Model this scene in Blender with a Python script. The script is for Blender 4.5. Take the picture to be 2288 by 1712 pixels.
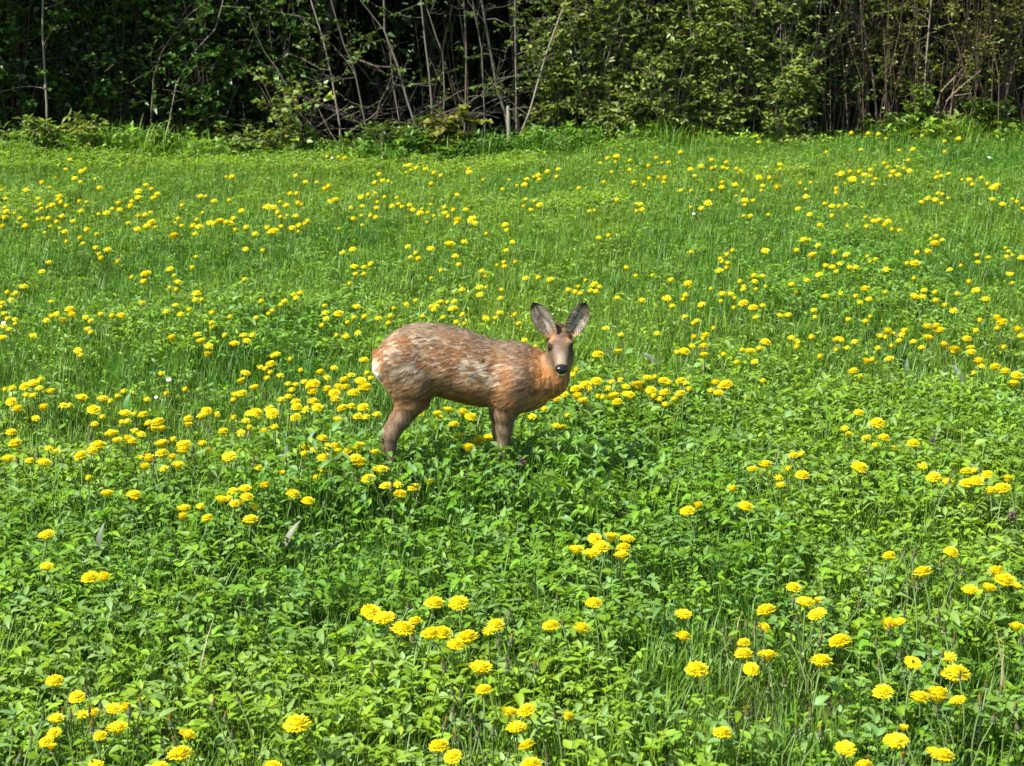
import bpy, math, random
import numpy as np
from mathutils import Vector, Matrix, Euler, Quaternion

random.seed(7)
RNG = np.random.default_rng(11)
scene = bpy.context.scene
COL = scene.collection
for o in list(bpy.data.objects):
    bpy.data.objects.remove(o)

# ------------------------------------------------------------------ camera
CAM_H, LENS, PITCH = 2.08, 65.0, math.radians(12.53)
cam_data = bpy.data.cameras.new('camera')
cam_data.lens = LENS
cam_data.sensor_width = 36.0
cam_data.sensor_fit = 'HORIZONTAL'
cam_data.clip_start = 0.05
cam_data.clip_end = 2000.0
cam_data.dof.use_dof = True
cam_data.dof.focus_distance = 7.2
cam_data.dof.aperture_fstop = 12.0
camera = bpy.data.objects.new('camera', cam_data)
COL.objects.link(camera)
camera.location = (0, 0, CAM_H)
camera.rotation_euler = (math.radians(90) - PITCH, 0, 0)
scene.camera = camera

# ------------------------------------------------------------------ sky, sun, exposure
SUN_DIR = Vector((-0.60, -0.40, 0.92)).normalized()      # from the meadow towards the sun
world = bpy.data.worlds.new('World')
scene.world = world
world.use_nodes = True
wn = world.node_tree.nodes
wl = world.node_tree.links
wn.clear()
w_out = wn.new('ShaderNodeOutputWorld')
w_bg = wn.new('ShaderNodeBackground')
w_sky = wn.new('ShaderNodeTexSky')
w_sky.sky_type = 'NISHITA'
w_sky.sun_disc = False
w_sky.sun_elevation = math.asin(SUN_DIR.z)
w_sky.sun_rotation = math.atan2(SUN_DIR.x, SUN_DIR.y)
w_bg.inputs['Strength'].default_value = 0.09
wl.new(w_sky.outputs[0], w_bg.inputs['Color'])
wl.new(w_bg.outputs[0], w_out.inputs['Surface'])
sun_data = bpy.data.lights.new('sun', 'SUN')
sun_data.energy = 4.6
sun_data.angle = math.radians(0.53)
sun_data.color = (1.0, 0.95, 0.86)
sun = bpy.data.objects.new('sun', sun_data)
COL.objects.link(sun)
sun.rotation_euler = (-SUN_DIR).to_track_quat('-Z', 'Y').to_euler()
sun.location = SUN_DIR * 40
scene.view_settings.view_transform = 'Standard'
scene.view_settings.look = 'None'
scene.view_settings.gamma = 1.0
scene.view_settings.exposure = 1.15
scene.view_settings.use_curve_mapping = False
scene.cycles.use_denoising = True
scene.cycles.use_adaptive_sampling = True
scene.cycles.adaptive_threshold = 0.025
scene.cycles.max_bounces = 5
scene.cycles.diffuse_bounces = 3
scene.cycles.glossy_bounces = 2
scene.cycles.transmission_bounces = 3
scene.cycles.sample_clamp_indirect = 6.0

# ------------------------------------------------------------------ the lie of the land
F_PX = LENS / 36.0 * 2288.0
CP, SP = math.cos(PITCH), math.sin(PITCH)

def ground(x, y):
    x = np.asarray(x, float); y = np.asarray(y, float)
    z = 0.030 * np.sin(x * 0.9 + 0.4 * y + 1.3) * np.sin(y * 0.53 + 0.7) + 0.02 * np.sin(x * 2.1 - y * 1.3)
    rise = np.clip((y - 13) / 9, 0, 1) * np.clip((x + 1.0) / 7.0, 0, 1.4)
    z = z * np.clip((y - 2) / 3, 0, 1) + 0.20 * rise
    return z

def edge_y(x):
    """where the meadow meets the thicket"""
    return 20.3 + 0.10 * (np.clip(x, -14, 14) + 5.5) + 0.22 * np.sin(np.asarray(x) * 1.1)

def ray(px, py):
    u = (px - 1144.0) / F_PX
    v = (856.0 - py) / F_PX
    return np.array([u, CP + v * SP, -SP + v * CP])

def at_height(px, py, h):
    """the point seen at pixel (px,py) of the 2288x1712 photograph that stands h above the ground"""
    d = ray(px, py)
    t = 7.0
    for _ in range(30):
        p = np.array([0, 0, CAM_H]) + d * t
        g = float(ground(p[0], p[1])) + h
        t = min((g - CAM_H) / d[2] if d[2] < -1e-4 else 60.0, 60.0)
    return np.array([0, 0, CAM_H]) + d * t

def at_depth(px, py, y):
    d = ray(px, py)
    t = y / d[1]
    return np.array([0, 0, CAM_H]) + d * t

def px_per_m(y):
    return F_PX / (y * CP)

# ------------------------------------------------------------------ helpers
_T = np.random.default_rng(5).random((32, 32, 32))
def noise3(p):
    p = np.asarray(p, float)
    i = np.floor(p).astype(int); f = p - i
    f = f * f * (3 - 2 * f)
    r = 0
    for dx in (0, 1):
        for dy in (0, 1):
            for dz in (0, 1):
                w = (f[..., 0] if dx else 1 - f[..., 0]) * (f[..., 1] if dy else 1 - f[..., 1]) * (f[..., 2] if dz else 1 - f[..., 2])
                r = r + w * _T[(i[..., 0] + dx) % 32, (i[..., 1] + dy) % 32, (i[..., 2] + dz) % 32]
    return r
def noise2(x, y, s, seed=0):
    x = np.asarray(x, float); y = np.asarray(y, float)
    return noise3(np.stack([x * s + seed * 7.3, y * s + seed * 3.1, np.full_like(x, seed * 1.7)], -1))
def sstep(a, b, x):
    t = np.clip((x - a) / (b - a), 0, 1)
    return t * t * (3 - 2 * t)

def mesh_np(name, v, f, col=None, mat=None, smooth=False):
    """a mesh from arrays: v (n,3); f (m,3) or (m,4) or a list of such; col (n,3) per vertex"""
    me = bpy.data.meshes.new(name)
    fs = f if isinstance(f, list) else [f]
    fs = [np.asarray(a, np.int32) for a in fs if len(a)]
    nl = sum(a.size for a in fs); nf = sum(len(a) for a in fs)
    me.vertices.add(len(v))
    me.vertices.foreach_set('co', np.ascontiguousarray(v, np.float32).ravel())
    me.loops.add(nl); me.polygons.add(nf)
    me.loops.foreach_set('vertex_index', np.concatenate([a.ravel() for a in fs]))
    tot = np.concatenate([np.full(len(a), a.shape[1], np.int32) for a in fs])
    st = np.concatenate([[0], np.cumsum(tot)[:-1]]).astype(np.int32)
    me.polygons.foreach_set('loop_start', st)
    me.polygons.foreach_set('loop_total', tot)
    if smooth:
        me.polygons.foreach_set('use_smooth', np.ones(nf, bool))
    me.update(calc_edges=True)
    if col is not None:
        a = me.color_attributes.new('col', 'FLOAT_COLOR', 'POINT')
        c = np.ones((len(v), 4), np.float32); c[:, :3] = np.clip(col, 0, 1)
        a.data.foreach_set('color', c.ravel())
    if mat is not None:
        me.materials.append(mat)
    return me

class Geo:
    """collects pieces of ONE mesh"""
    def __init__(s):
        s.v, s.f3, s.f4, s.c, s.n = [], [], [], [], 0
    def add(s, v, f, c=(1, 1, 1)):
        v = np.asarray(v, float).reshape(-1, 3); f = np.asarray(f, int)
        c = np.asarray(c, float)
        s.v.append(v); s.c.append(np.broadcast_to(c, v.shape) if c.ndim < 2 else c)
        if len(f):
            (s.f3 if f.shape[1] == 3 else s.f4).append(f + s.n)
        s.n += len(v)
    def mesh(s, name, mat, smooth=False):
        fs = []
        if s.f3: fs.append(np.concatenate(s.f3))
        if s.f4: fs.append(np.concatenate(s.f4))
        return mesh_np(name, np.concatenate(s.v), fs, np.concatenate(s.c), mat, smooth)

def tube(pts, rad, sides=6, cap=True):
    pts = np.asarray(pts, float); n = len(pts)
    rad = np.broadcast_to(np.asarray(rad, float), (n,))
    t = np.gradient(pts, axis=0); t /= np.linalg.norm(t, axis=1)[:, None] + 1e-12
    ref = np.array([0.31, 0.95, 0.05]) if abs(t[0][2]) > 0.5 else np.array([0.05, 0.1, 1.0])
    a = np.cross(t, ref); a /= np.linalg.norm(a, axis=1)[:, None] + 1e-12
    b = np.cross(t, a)
    ang = np.linspace(0, 2 * np.pi, sides, endpoint=False)
    v = pts[:, None] + rad[:, None, None] * (np.cos(ang)[None, :, None] * a[:, None] + np.sin(ang)[None, :, None] * b[:, None])
    v = v.reshape(-1, 3)
    f = []
    for i in range(n - 1):
        for k in range(sides):
            k2 = (k + 1) % sides
            f.append((i * sides + k, i * sides + k2, (i + 1) * sides + k2, (i + 1) * sides + k))
    return v, np.array(f)

def link(name, data, parent=None, **props):
    o = bpy.data.objects.new(name, data)
    COL.objects.link(o)
    if parent is not None:
        o.parent = parent
    for k, val in props.items():
        o[k] = val
    return o

def thing(name, label, category, loc=(0, 0, 0), rz=0.0, group=None):
    o = link(name, None, label=label, category=category)
    o.empty_display_size = 0.05
    o.location = loc
    o.rotation_euler = (0, 0, rz)
    if group: o['group'] = group
    return o

# ------------------------------------------------------------------ materials
def new_mat(name):
    m = bpy.data.materials.new(name)
    m.use_nodes = True
    nt = m.node_tree
    nt.nodes.clear()
    out = nt.nodes.new('ShaderNodeOutputMaterial')
    return m, nt, out

def leaf_mat(name, rough=0.45, spec=0.5, trans=0.35, trans_tint=(1.25, 1.15, 0.5), tint=False, gain=1.0, world_noise=0.0):
    m, nt, out = new_mat(name)
    N, L = nt.nodes, nt.links
    at = N.new('ShaderNodeAttribute'); at.attribute_name = 'col'
    src = at.outputs['Color']
    hsv = N.new('ShaderNodeHueSaturation')
    hsv.inputs['Value'].default_value = gain
    L.new(src, hsv.inputs['Color'])
    if tint:
        ti = N.new('ShaderNodeAttribute'); ti.attribute_type = 'INSTANCER'; ti.attribute_name = 'tint'
        mr = N.new('ShaderNodeMapRange'); mr.inputs[3].default_value = 0.478; mr.inputs[4].default_value = 0.522
        L.new(ti.outputs['Fac'], mr.inputs[0]); L.new(mr.outputs[0], hsv.inputs['Hue'])
        mv = N.new('ShaderNodeMapRange'); mv.inputs[3].default_value = 1.22 * gain; mv.inputs[4].default_value = 0.78 * gain
        L.new(ti.outputs['Fac'], mv.inputs[0]); L.new(mv.outputs[0], hsv.inputs['Value'])
    pr = N.new('ShaderNodeBsdfPrincipled')
    pr.inputs['Roughness'].default_value = rough
    pr.inputs['Specular IOR Level'].default_value = spec
    L.new(hsv.outputs[0], pr.inputs['Base Color'])
    if trans > 0:
        tr = N.new('ShaderNodeBsdfTranslucent')
        mx = N.new('ShaderNodeMix'); mx.data_type = 'RGBA'; mx.blend_type = 'MULTIPLY'
        mx.inputs['Factor'].default_value = 1.0
        L.new(hsv.outputs[0], mx.inputs[6]); mx.inputs[7].default_value = (*trans_tint, 1)
        L.new(mx.outputs[2], tr.inputs['Color'])
        ms = N.new('ShaderNodeMixShader'); ms.inputs[0].default_value = trans
        L.new(pr.outputs[0], ms.inputs[1]); L.new(tr.outputs[0], ms.inputs[2])
        L.new(ms.outputs[0], out.inputs['Surface'])
    else:
        L.new(pr.outputs[0], out.inputs['Surface'])
    return m

def col_mat(name, rough=0.7, spec=0.3, noise_scale=0.0, noise_amt=0.3, bump=0.0):
    m, nt, out = new_mat(name)
    N, L = nt.nodes, nt.links
    at = N.new('ShaderNodeAttribute'); at.attribute_name = 'col'
    pr = N.new('ShaderNodeBsdfPrincipled')
    pr.inputs['Roughness'].default_value = rough
    pr.inputs['Specular IOR Level'].default_value = spec
    c = at.outputs['Color']
    if noise_scale:
        tc = N.new('ShaderNodeTexCoord')
        nz = N.new('ShaderNodeTexNoise'); nz.inputs['Scale'].default_value = noise_scale; nz.inputs['Detail'].default_value = 6
        L.new(tc.outputs['Object'], nz.inputs['Vector'])
        mr = N.new('ShaderNodeMapRange'); mr.inputs[3].default_value = 1 - noise_amt; mr.inputs[4].default_value = 1 + noise_amt
        L.new(nz.outputs['Fac'], mr.inputs[0])
        hs = N.new('ShaderNodeHueSaturation')
        L.new(c, hs.inputs['Color']); L.new(mr.outputs[0], hs.inputs['Value'])
        c = hs.outputs[0]
        if bump:
            bp = N.new('ShaderNodeBump'); bp.inputs['Strength'].default_value = bump
            L.new(nz.outputs['Fac'], bp.inputs['Height']); L.new(bp.outputs[0], pr.inputs['Normal'])
    L.new(c, pr.inputs['Base Color'])
    L.new(pr.outputs[0], out.inputs['Surface'])
    return m

M_GRASS = leaf_mat('grass_blade', rough=0.5, spec=0.4, trans=0.38, tint=True, gain=1.15)
M_HERB = leaf_mat('herb_leaf', rough=0.48, spec=0.45, trans=0.38, tint=True, gain=1.2)
M_TREE_LEAF = leaf_mat('tree_leaf', rough=0.4, spec=0.5, trans=0.3)
M_PETAL = leaf_mat('dandelion_petal', rough=0.6, spec=0.2, trans=0.22, trans_tint=(1.0, 0.85, 0.4))
M_STEM = leaf_mat('flower_stem', rough=0.5, spec=0.4, trans=0.15)
M_BARK = col_mat('bark', rough=0.85, spec=0.2, noise_scale=14, noise_amt=0.45, bump=0.4)
M_WOOD = col_mat('weathered_wood', rough=0.85, spec=0.2, noise_scale=30, noise_amt=0.4, bump=0.4)
M_HIDE = col_mat('deer_hide', rough=0.75, spec=0.15, noise_scale=60, noise_amt=0.25)
M_FUR = col_mat('deer_fur', rough=0.55, spec=0.35)
M_EYE = col_mat('deer_eye', rough=0.06, spec=0.6)
M_NOSE = col_mat('deer_nose', rough=0.22, spec=0.6, noise_scale=150, noise_amt=0.2, bump=0.3)

def ground_mat():
    m, nt, out = new_mat('meadow_soil')
    N, L = nt.nodes, nt.links
    tc = N.new('ShaderNodeTexCoord')
    n1 = N.new('ShaderNodeTexNoise'); n1.inputs['Scale'].default_value = 0.9; n1.inputs['Detail'].default_value = 8
    n2 = N.new('ShaderNodeTexNoise'); n2.inputs['Scale'].default_value = 40; n2.inputs['Detail'].default_value = 6
    L.new(tc.outputs['Object'], n1.inputs['Vector']); L.new(tc.outputs['Object'], n2.inputs['Vector'])
    r1 = N.new('ShaderNodeValToRGB')
    r1.color_ramp.elements[0].position = 0.35; r1.color_ramp.elements[0].color = (0.035, 0.06, 0.012, 1)
    r1.color_ramp.elements[1].position = 0.7; r1.color_ramp.elements[1].color = (0.05, 0.042, 0.022, 1)
    L.new(n1.outputs['Fac'], r1.inputs[0])
    hs = N.new('ShaderNodeHueSaturation')
    mr = N.new('ShaderNodeMapRange'); mr.inputs[3].default_value = 0.5; mr.inputs[4].default_value = 1.5
    L.new(n2.outputs['Fac'], mr.inputs[0]); L.new(mr.outputs[0], hs.inputs['Value']); L.new(r1.outputs[0], hs.inputs['Color'])
    bp = N.new('ShaderNodeBump'); bp.inputs['Strength'].default_value = 0.6; bp.inputs['Distance'].default_value = 0.03
    L.new(n2.outputs['Fac'], bp.inputs['Height'])
    pr = N.new('ShaderNodeBsdfPrincipled'); pr.inputs['Roughness'].default_value = 0.95
    pr.inputs['Specular IOR Level'].default_value = 0.15
    L.new(hs.outputs[0], pr.inputs['Base Color']); L.new(bp.outputs[0], pr.inputs['Normal'])
    L.new(pr.outputs[0], out.inputs['Surface'])
    return m
M_GROUND = ground_mat()

# ------------------------------------------------------------------ ground sheet
def build_ground():
    xs = np.unique(np.concatenate([np.linspace(-400, -20, 20), np.linspace(-20, 20, 81), np.linspace(20, 400, 20)]))
    ys = np.unique(np.concatenate([np.linspace(-300, 0, 16), np.linspace(0, 40, 101), np.linspace(40, 600, 28)]))
    X, Y = np.meshgrid(xs, ys)
    Z = ground(X, Y)
    v = np.stack([X, Y, Z], -1).reshape(-1, 3)
    nx = len(xs)
    i = np.arange(len(ys) - 1)[:, None] * nx + np.arange(nx - 1)[None]
    f = np.stack([i, i + 1, i + nx + 1, i + nx], -1).reshape(-1, 4)
    link('meadow_ground', mesh_np('meadow_ground', v, f, None, M_GROUND, True), kind='structure')
build_ground()
# ------------------------------------------------------------------ ground cover
def blade(g, base, az, length, width, lean, curl, col, segs=4):
    """one grass blade: a tapering ribbon that leans and arches over"""
    d = np.array([math.cos(az), math.sin(az), 0]); s = np.array([-d[1], d[0], 0])
    p = np.array(base, float); th = lean
    pts = []; st = length / segs
    for i in range(segs + 1):
        pts.append(p.copy())
        p = p + st * (math.sin(th) * d + math.cos(th) * np.array([0, 0, 1]))
        th += curl / segs * (0.4 + 1.2 * i / segs)
    v = []; c = []
    for i, q in enumerate(pts[:-1]):
        t = i / segs
        w = width * 0.5 * (0.75 + 0.5 * t if t < 0.4 else 1.05 * (1 - (t - 0.4) / 0.6) ** 0.7 + 0.02)
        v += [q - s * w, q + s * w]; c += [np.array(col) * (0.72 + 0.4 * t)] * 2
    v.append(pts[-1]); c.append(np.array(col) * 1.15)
    f3 = [(2 * (segs - 1), 2 * (segs - 1) + 1, 2 * segs)]
    f4 = [(2 * i, 2 * i + 1, 2 * i + 3, 2 * i + 2) for i in range(segs - 1)]
    n0 = g.n
    g.add(v, np.array(f4), np.array(c))
    g.f3.append(np.array(f3) + n0)

LT = np.array([0, 0.14, 0.36, 0.62, 0.84, 1.0]); LW = np.array([0, 0.62, 1.0, 0.82, 0.42, 0])
def leaflet(g, base, d, up, length, width, fold, droop, col):
    """an ovate leaflet, folded along its midrib and drooping to its tip"""
    d = np.asarray(d, float); d /= np.linalg.norm(d)
    s = np.cross(d, up); s /= np.linalg.norm(s) + 1e-9
    n = np.cross(s, d)
    mid = [np.asarray(base) + d * length * t - n * droop * length * t * t for t in LT]
    v = list(mid); c = [np.array(col) * 1.12] * 6
    for sg in (-1, 1):
        for k in (1, 2, 3, 4):
            w = width * 0.5 * LW[k]
            v.append(mid[k] + s * sg * w + n * fold * w); c.append(np.array(col) * random.uniform(0.9, 1.05))
    f = []
    for o, fl in ((6, 0), (10, 1)):
        q = [(0, o, 1), (1, o, o + 1), (1, o + 1, 2), (2, o + 1, o + 2), (2, o + 2, 3), (3, o + 2, o + 3), (3, o + 3, 4), (4, o + 3, 5)]
        f += [t[::-1] if fl else t for t in q]
    g.add(v, np.array(f), np.array(c))

def rand_green(kind):
    if kind == 'grass':
        b = np.array([0.100, 0.225, 0.014]); y = np.array([0.17, 0.275, 0.015]); k = np.array([0.075, 0.19, 0.04])
    else:
        b = np.array([0.125, 0.248, 0.018]); y = np.array([0.215, 0.325, 0.012]); k = np.array([0.17, 0.265, 0.10])  # last tone is greyer: leaf sheen painted as colour
    t = random.random(); r = random.random()
    c = b * (1 - 0.5 * t) + y * 0.5 * t if r < 0.65 else b * 0.5 + k * 0.5
    return c * random.uniform(0.8, 1.15)

def grass_geo(n, rad, l0, l1, w, upright=0.35):
    g = Geo()
    for _ in range(n):
        a = random.uniform(0, 2 * math.pi); r = rad * math.sqrt(random.random())
        col = rand_green('grass')
        if random.random() < 0.03: col = np.array([0.30, 0.26, 0.12])
        blade(g, (r * math.cos(a), r * math.sin(a), -0.01), random.uniform(0, 2 * math.pi), random.uniform(l0, l1),
              w * random.uniform(0.7, 1.3), random.uniform(0.02, upright), random.uniform(0.3, 2.0), col, 4)
    return g

def herb_geo(npet, rad, h0, h1, size, narrow=0.55, ngrass=3):
    g = Geo()
    for _ in range(npet):
        a = random.uniform(0, 2 * math.pi); r = rad * math.sqrt(random.random())
        h = h0 + (h1 - h0) * random.random() ** 0.7; az = random.uniform(0, 2 * math.pi)
        lean = random.uniform(0.0, 0.05)
        b0 = np.array([r * math.cos(a), r * math.sin(a), 0]); top = b0 + np.array([lean * math.cos(az), lean * math.sin(az), h])
        col = rand_green('herb')
        g.add(*tube([b0, (b0 + top) / 2 + [0.004, 0, 0], top], [0.0018, 0.0016, 0.0012], 3), col * 0.9)
        tilt = random.uniform(-0.2, 0.6)
        for j, da in enumerate((0.0, 1.25, -1.25)):
            if random.random() < 0.08: continue
            aa = az + da + random.uniform(-0.25, 0.25)
            L = size * (1.0 if j == 0 else 0.85) * random.uniform(0.7, 1.25)
            el = tilt + random.uniform(-0.35, 0.4)
            d = np.array([math.cos(aa) * math.cos(el), math.sin(aa) * math.cos(el), math.sin(el)])
            up = np.array([random.uniform(-0.45, 0.45), random.uniform(-0.45, 0.45), 1])
            leaflet(g, top + d * 0.006, d, up, L, L * narrow * random.uniform(0.85, 1.15), random.uniform(0.15, 0.7), random.uniform(0.05, 0.45),
                    col * random.uniform(0.88, 1.12))
    for _ in range(ngrass):
        a = random.uniform(0, 2 * math.pi); r = rad * math.sqrt(random.random())
        blade(g, (r * math.cos(a), r * math.sin(a), -0.01), random.uniform(0, 6.28), random.uniform(h1 * 0.8, h1 * 1.4), 0.005,
              random.uniform(0.05, 0.5), random.uniform(0.3, 2.0), rand_green('grass'), 5)
    return g

def tile(clumps, density, size, mat, s0=.75, s1=1.2):
    """a square of sward: clumps strewn over it, each turned, sized and tinted on its own"""
    A = []
    for g in clumps:
        A.append((np.concatenate(g.v), np.concatenate(g.c), np.concatenate(g.f3) if g.f3 else None, np.concatenate(g.f4) if g.f4 else None))
    V, C, F3, F4, n = [], [], [], [], 0
    for _ in range(int(density * size * size)):
        v, c, f3, f4 = A[random.randrange(len(A))]
        a = random.uniform(0, 2 * math.pi); k = random.uniform(s0, s1); ca, sa = math.cos(a) * k, math.sin(a) * k
        x, y = random.uniform(-.5, .5) * size, random.uniform(-.5, .5) * size
        V.append(np.stack([v[:, 0] * ca - v[:, 1] * sa + x, v[:, 0] * sa + v[:, 1] * ca + y, v[:, 2] * k], -1))
        t = random.gauss(0, .5)
        C.append(c * np.array([1 - .12 * t, 1 - .05 * t, 1 + .2 * t]) * random.uniform(.85, 1.15))
        if f3 is not None: F3.append(f3 + n)
        if f4 is not None: F4.append(f4 + n)
        n += len(v)
    return mesh_np('sward', np.concatenate(V), [np.concatenate(f) for f in (F3, F4) if f], np.concatenate(C), mat)

def scatter(name, pts, rotz, scl, tint, idx, variants, **props):
    """one object: clumps set on points by geometry nodes"""
    me = bpy.data.meshes.new(name)
    me.vertices.add(len(pts))
    me.vertices.foreach_set('co', np.ascontiguousarray(pts, np.float32).ravel())
    rot = np.zeros((len(pts), 3), np.float32)
    rotz = np.asarray(rotz)
    if rotz.ndim == 2: rot[:] = rotz
    else: rot[:, 2] = rotz; rot[:, :2] = RNG.normal(0, 0.09, (len(pts), 2))
    a = me.attributes.new('rot', 'FLOAT_VECTOR', 'POINT'); a.data.foreach_set('vector', rot.ravel())
    sc3 = np.ascontiguousarray(scl, np.float32)
    if sc3.ndim == 1: sc3 = np.repeat(sc3[:, None], 3, 1)
    a = me.attributes.new('scl', 'FLOAT_VECTOR', 'POINT'); a.data.foreach_set('vector', np.ascontiguousarray(sc3).ravel())
    a = me.attributes.new('tint', 'FLOAT', 'POINT'); a.data.foreach_set('value', np.asarray(tint, np.float32))
    a = me.attributes.new('idx', 'INT', 'POINT'); a.data.foreach_set('value', np.asarray(idx, np.int32))
    me.update()
    o = link(name, me, kind='stuff', **props)
    ng = bpy.data.node_groups.new(name, 'GeometryNodeTree')
    ng.interface.new_socket('Geometry', in_out='INPUT', socket_type='NodeSocketGeometry')
    ng.interface.new_socket('Geometry', in_out='OUTPUT', socket_type='NodeSocketGeometry')
    N, L = ng.nodes, ng.links
    gi = N.new('NodeGroupInput'); go = N.new('NodeGroupOutput')
    join = N.new('GeometryNodeJoinGeometry')
    for vm in reversed(variants):      # joined last is picked first
        so = bpy.data.objects.new(name + '_clump', vm)      # only a source of shape, never linked to the scene
        oi = N.new('GeometryNodeObjectInfo'); oi.inputs['Object'].default_value = so
        ti = N.new('GeometryNodeGeometryToInstance')
        L.new(oi.outputs['Geometry'], ti.inputs[0]); L.new(ti.outputs[0], join.inputs[0])
    def attr(n, t):
        k = N.new('GeometryNodeInputNamedAttribute'); k.data_type = t; k.inputs['Name'].default_value = n
        return k.outputs['Attribute']
    er = N.new('FunctionNodeEulerToRotation'); L.new(attr('rot', 'FLOAT_VECTOR'), er.inputs[0])
    ip = N.new('GeometryNodeInstanceOnPoints')
    L.new(gi.outputs[0], ip.inputs['Points']); L.new(join.outputs[0], ip.inputs['Instance'])
    ip.inputs['Pick Instance'].default_value = True
    L.new(attr('idx', 'INT'), ip.inputs['Instance Index'])
    L.new(er.outputs[0], ip.inputs['Rotation']); L.new(attr('scl', 'FLOAT_VECTOR'), ip.inputs['Scale'])
    L.new(ip.outputs[0], go.inputs[0])
    md = o.modifiers.new('scatter', 'NODES'); md.node_group = ng
    return o

def leafy(x, y):
    """1 where broad leaved herbs rule, 0 where fine grass does"""
    b = 8.2 + 0.30 * x + 0.5 * np.sin(x * 1.7)
    near = 1 - sstep(b - 0.7, b + 0.9, y)
    n = noise2(x, y, 0.55, 2)
    far = 0.45 * sstep(0.45, 0.8, n) * (x < 2.5)
    farleft = 0.65 * sstep(17.5, 20.5, y) * sstep(1.5, -1.5, x)
    m = np.maximum(np.maximum(near, far), farleft)
    grassy_near = 0.65 * sstep(0.58, 0.72, noise2(x, y, 1.1, 5))
    return np.clip(m - grassy_near * near, 0, 1)

def tint_field(x, y):
    return np.clip(0.5 + 0.9 * (noise2(x, y, 0.8, 3) - 0.5) + 0.5 * (noise2(x, y, 3.5, 4) - 0.5) + RNG.normal(0, 0.14, len(x)), 0, 1)

TILE = 0.62
def tile_grid(y0=3.6, ymax=26.0):
    """centres of the sward squares, in and around the view, with the slope of the ground under each"""
    out = []
    for y in np.arange(y0, ymax, TILE):
        W = 0.5 * 36 / LENS * y * 1.06 + 1.1
        xs = np.arange(-math.ceil(W / TILE) * TILE, W + TILE, TILE)
        out.append(np.stack([xs, np.full(len(xs), y)], -1))
    P = np.concatenate(out)
    return P[P[:, 1] < edge_y(P[:, 0]) + 0.35]

def lay(name, P, idx, zs, tint, variants, **props):
    x, y = P[:, 0], P[:, 1]
    gx = (ground(x + .2, y) - ground(x - .2, y)) / .4; gy = (ground(x, y + .2) - ground(x, y - .2)) / .4
    q = RNG.integers(0, 4, len(x)) * math.pi / 2
    rot = []
    for a, b, c in zip(gx, gy, q):
        nrm = Vector((-a, -b, 1)).normalized()
        R = Vector((0, 0, 1)).rotation_difference(nrm).to_matrix() @ Matrix.Rotation(c, 3, 'Z')
        rot.append(tuple(R.to_euler()))
    o = scatter(name, np.stack([x, y, ground(x, y)], -1), np.array(rot), np.stack([np.ones(len(x)), np.ones(len(x)), zs], -1), tint, idx, variants, **props)
    return o

def build_cover():
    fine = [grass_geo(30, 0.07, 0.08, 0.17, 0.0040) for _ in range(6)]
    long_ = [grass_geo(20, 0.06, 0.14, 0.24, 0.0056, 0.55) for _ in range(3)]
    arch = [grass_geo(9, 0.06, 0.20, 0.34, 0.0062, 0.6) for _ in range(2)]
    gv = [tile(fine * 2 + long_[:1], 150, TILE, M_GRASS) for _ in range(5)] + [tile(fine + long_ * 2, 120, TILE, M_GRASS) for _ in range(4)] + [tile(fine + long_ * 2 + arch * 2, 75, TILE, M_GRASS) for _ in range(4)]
    big = [herb_geo(9, 0.11, 0.06, 0.195, 0.037) for _ in range(5)]; small = [herb_geo(10, 0.10, 0.05, 0.18, 0.026, 0.5) for _ in range(4)]; slim = [herb_geo(8, 0.11, 0.07, 0.205, 0.045, 0.38) for _ in range(3)]
    hv = [tile(big + small + slim, 165, TILE, M_HERB) for _ in range(5)] + [tile(big + small * 2 + slim, 85, TILE, M_HERB) for _ in range(4)] + [tile(small * 3 + slim, 26, TILE, M_HERB) for _ in range(4)]
    P = tile_grid()
    x, y = P[:, 0], P[:, 1]; n = len(x)
    lf = np.clip(leafy(x, y) + RNG.normal(0, .08, n), 0, 1)
    tuft = noise2(x, y, .7, 6) + RNG.normal(0, .06, n)
    gi = np.where(lf > .62, RNG.integers(9, 13, n), np.where(tuft > .62, RNG.integers(5, 9, n), RNG.integers(0, 5, n)))
    hi = np.where(lf > .62, RNG.integers(0, 5, n), np.where(lf > .25, RNG.integers(5, 9, n), RNG.integers(9, 13, n)))
    lush = 1 + .45 * np.exp(-((x + .22) / .75) ** 2 - ((y - 6.70) / .46) ** 2)
    zs = (.86 + .3 * noise2(x, y, .9, 9)) * lush
    t = np.clip(.5 + .8 * (noise2(x, y, .6, 3) - .5) + RNG.normal(0, .08, n) + .15 * sstep(1.5, 5, x) * sstep(12, 18, y), 0, 1)
    lay('meadow_grass', P, gi, zs * (1 - .08 * sstep(9, 16, y)), t, gv, label='fine bright green grass all over the meadow', category='grass')
    lay('leafy_ground_cover', P, hi, zs * (1 - .12 * sstep(9, 16, y)), t, hv, label='low broad leaved herbs covering the meadow floor', category='ground cover')
build_cover()
# ------------------------------------------------------------------ the thicket and the wood behind it
def leaves(g, base, d, up, L, W, col, fold=.35, droop=.25):
    """many small leaves at once: arrays of base points, directions, up vectors, sizes and colours"""
    n = len(base)
    d = d / (np.linalg.norm(d, axis=1)[:, None] + 1e-9)
    s = np.cross(d, up); s /= np.linalg.norm(s, axis=1)[:, None] + 1e-9
    nn = np.cross(s, d)
    L = L[:, None]; W = W[:, None]
    m = base + d * L * .45
    v = np.stack([base, m + s * W * .5 + nn * W * fold * .5, base + d * L - nn * L * droop, m - s * W * .5 + nn * W * fold * .5], 1).reshape(-1, 3)
    i = np.arange(n) * 4
    f = np.concatenate([np.stack([i, i + 1, i + 2], -1), np.stack([i, i + 2, i + 3], -1)])
    g.add(v, f, np.repeat(col, 4, axis=0))

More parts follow.
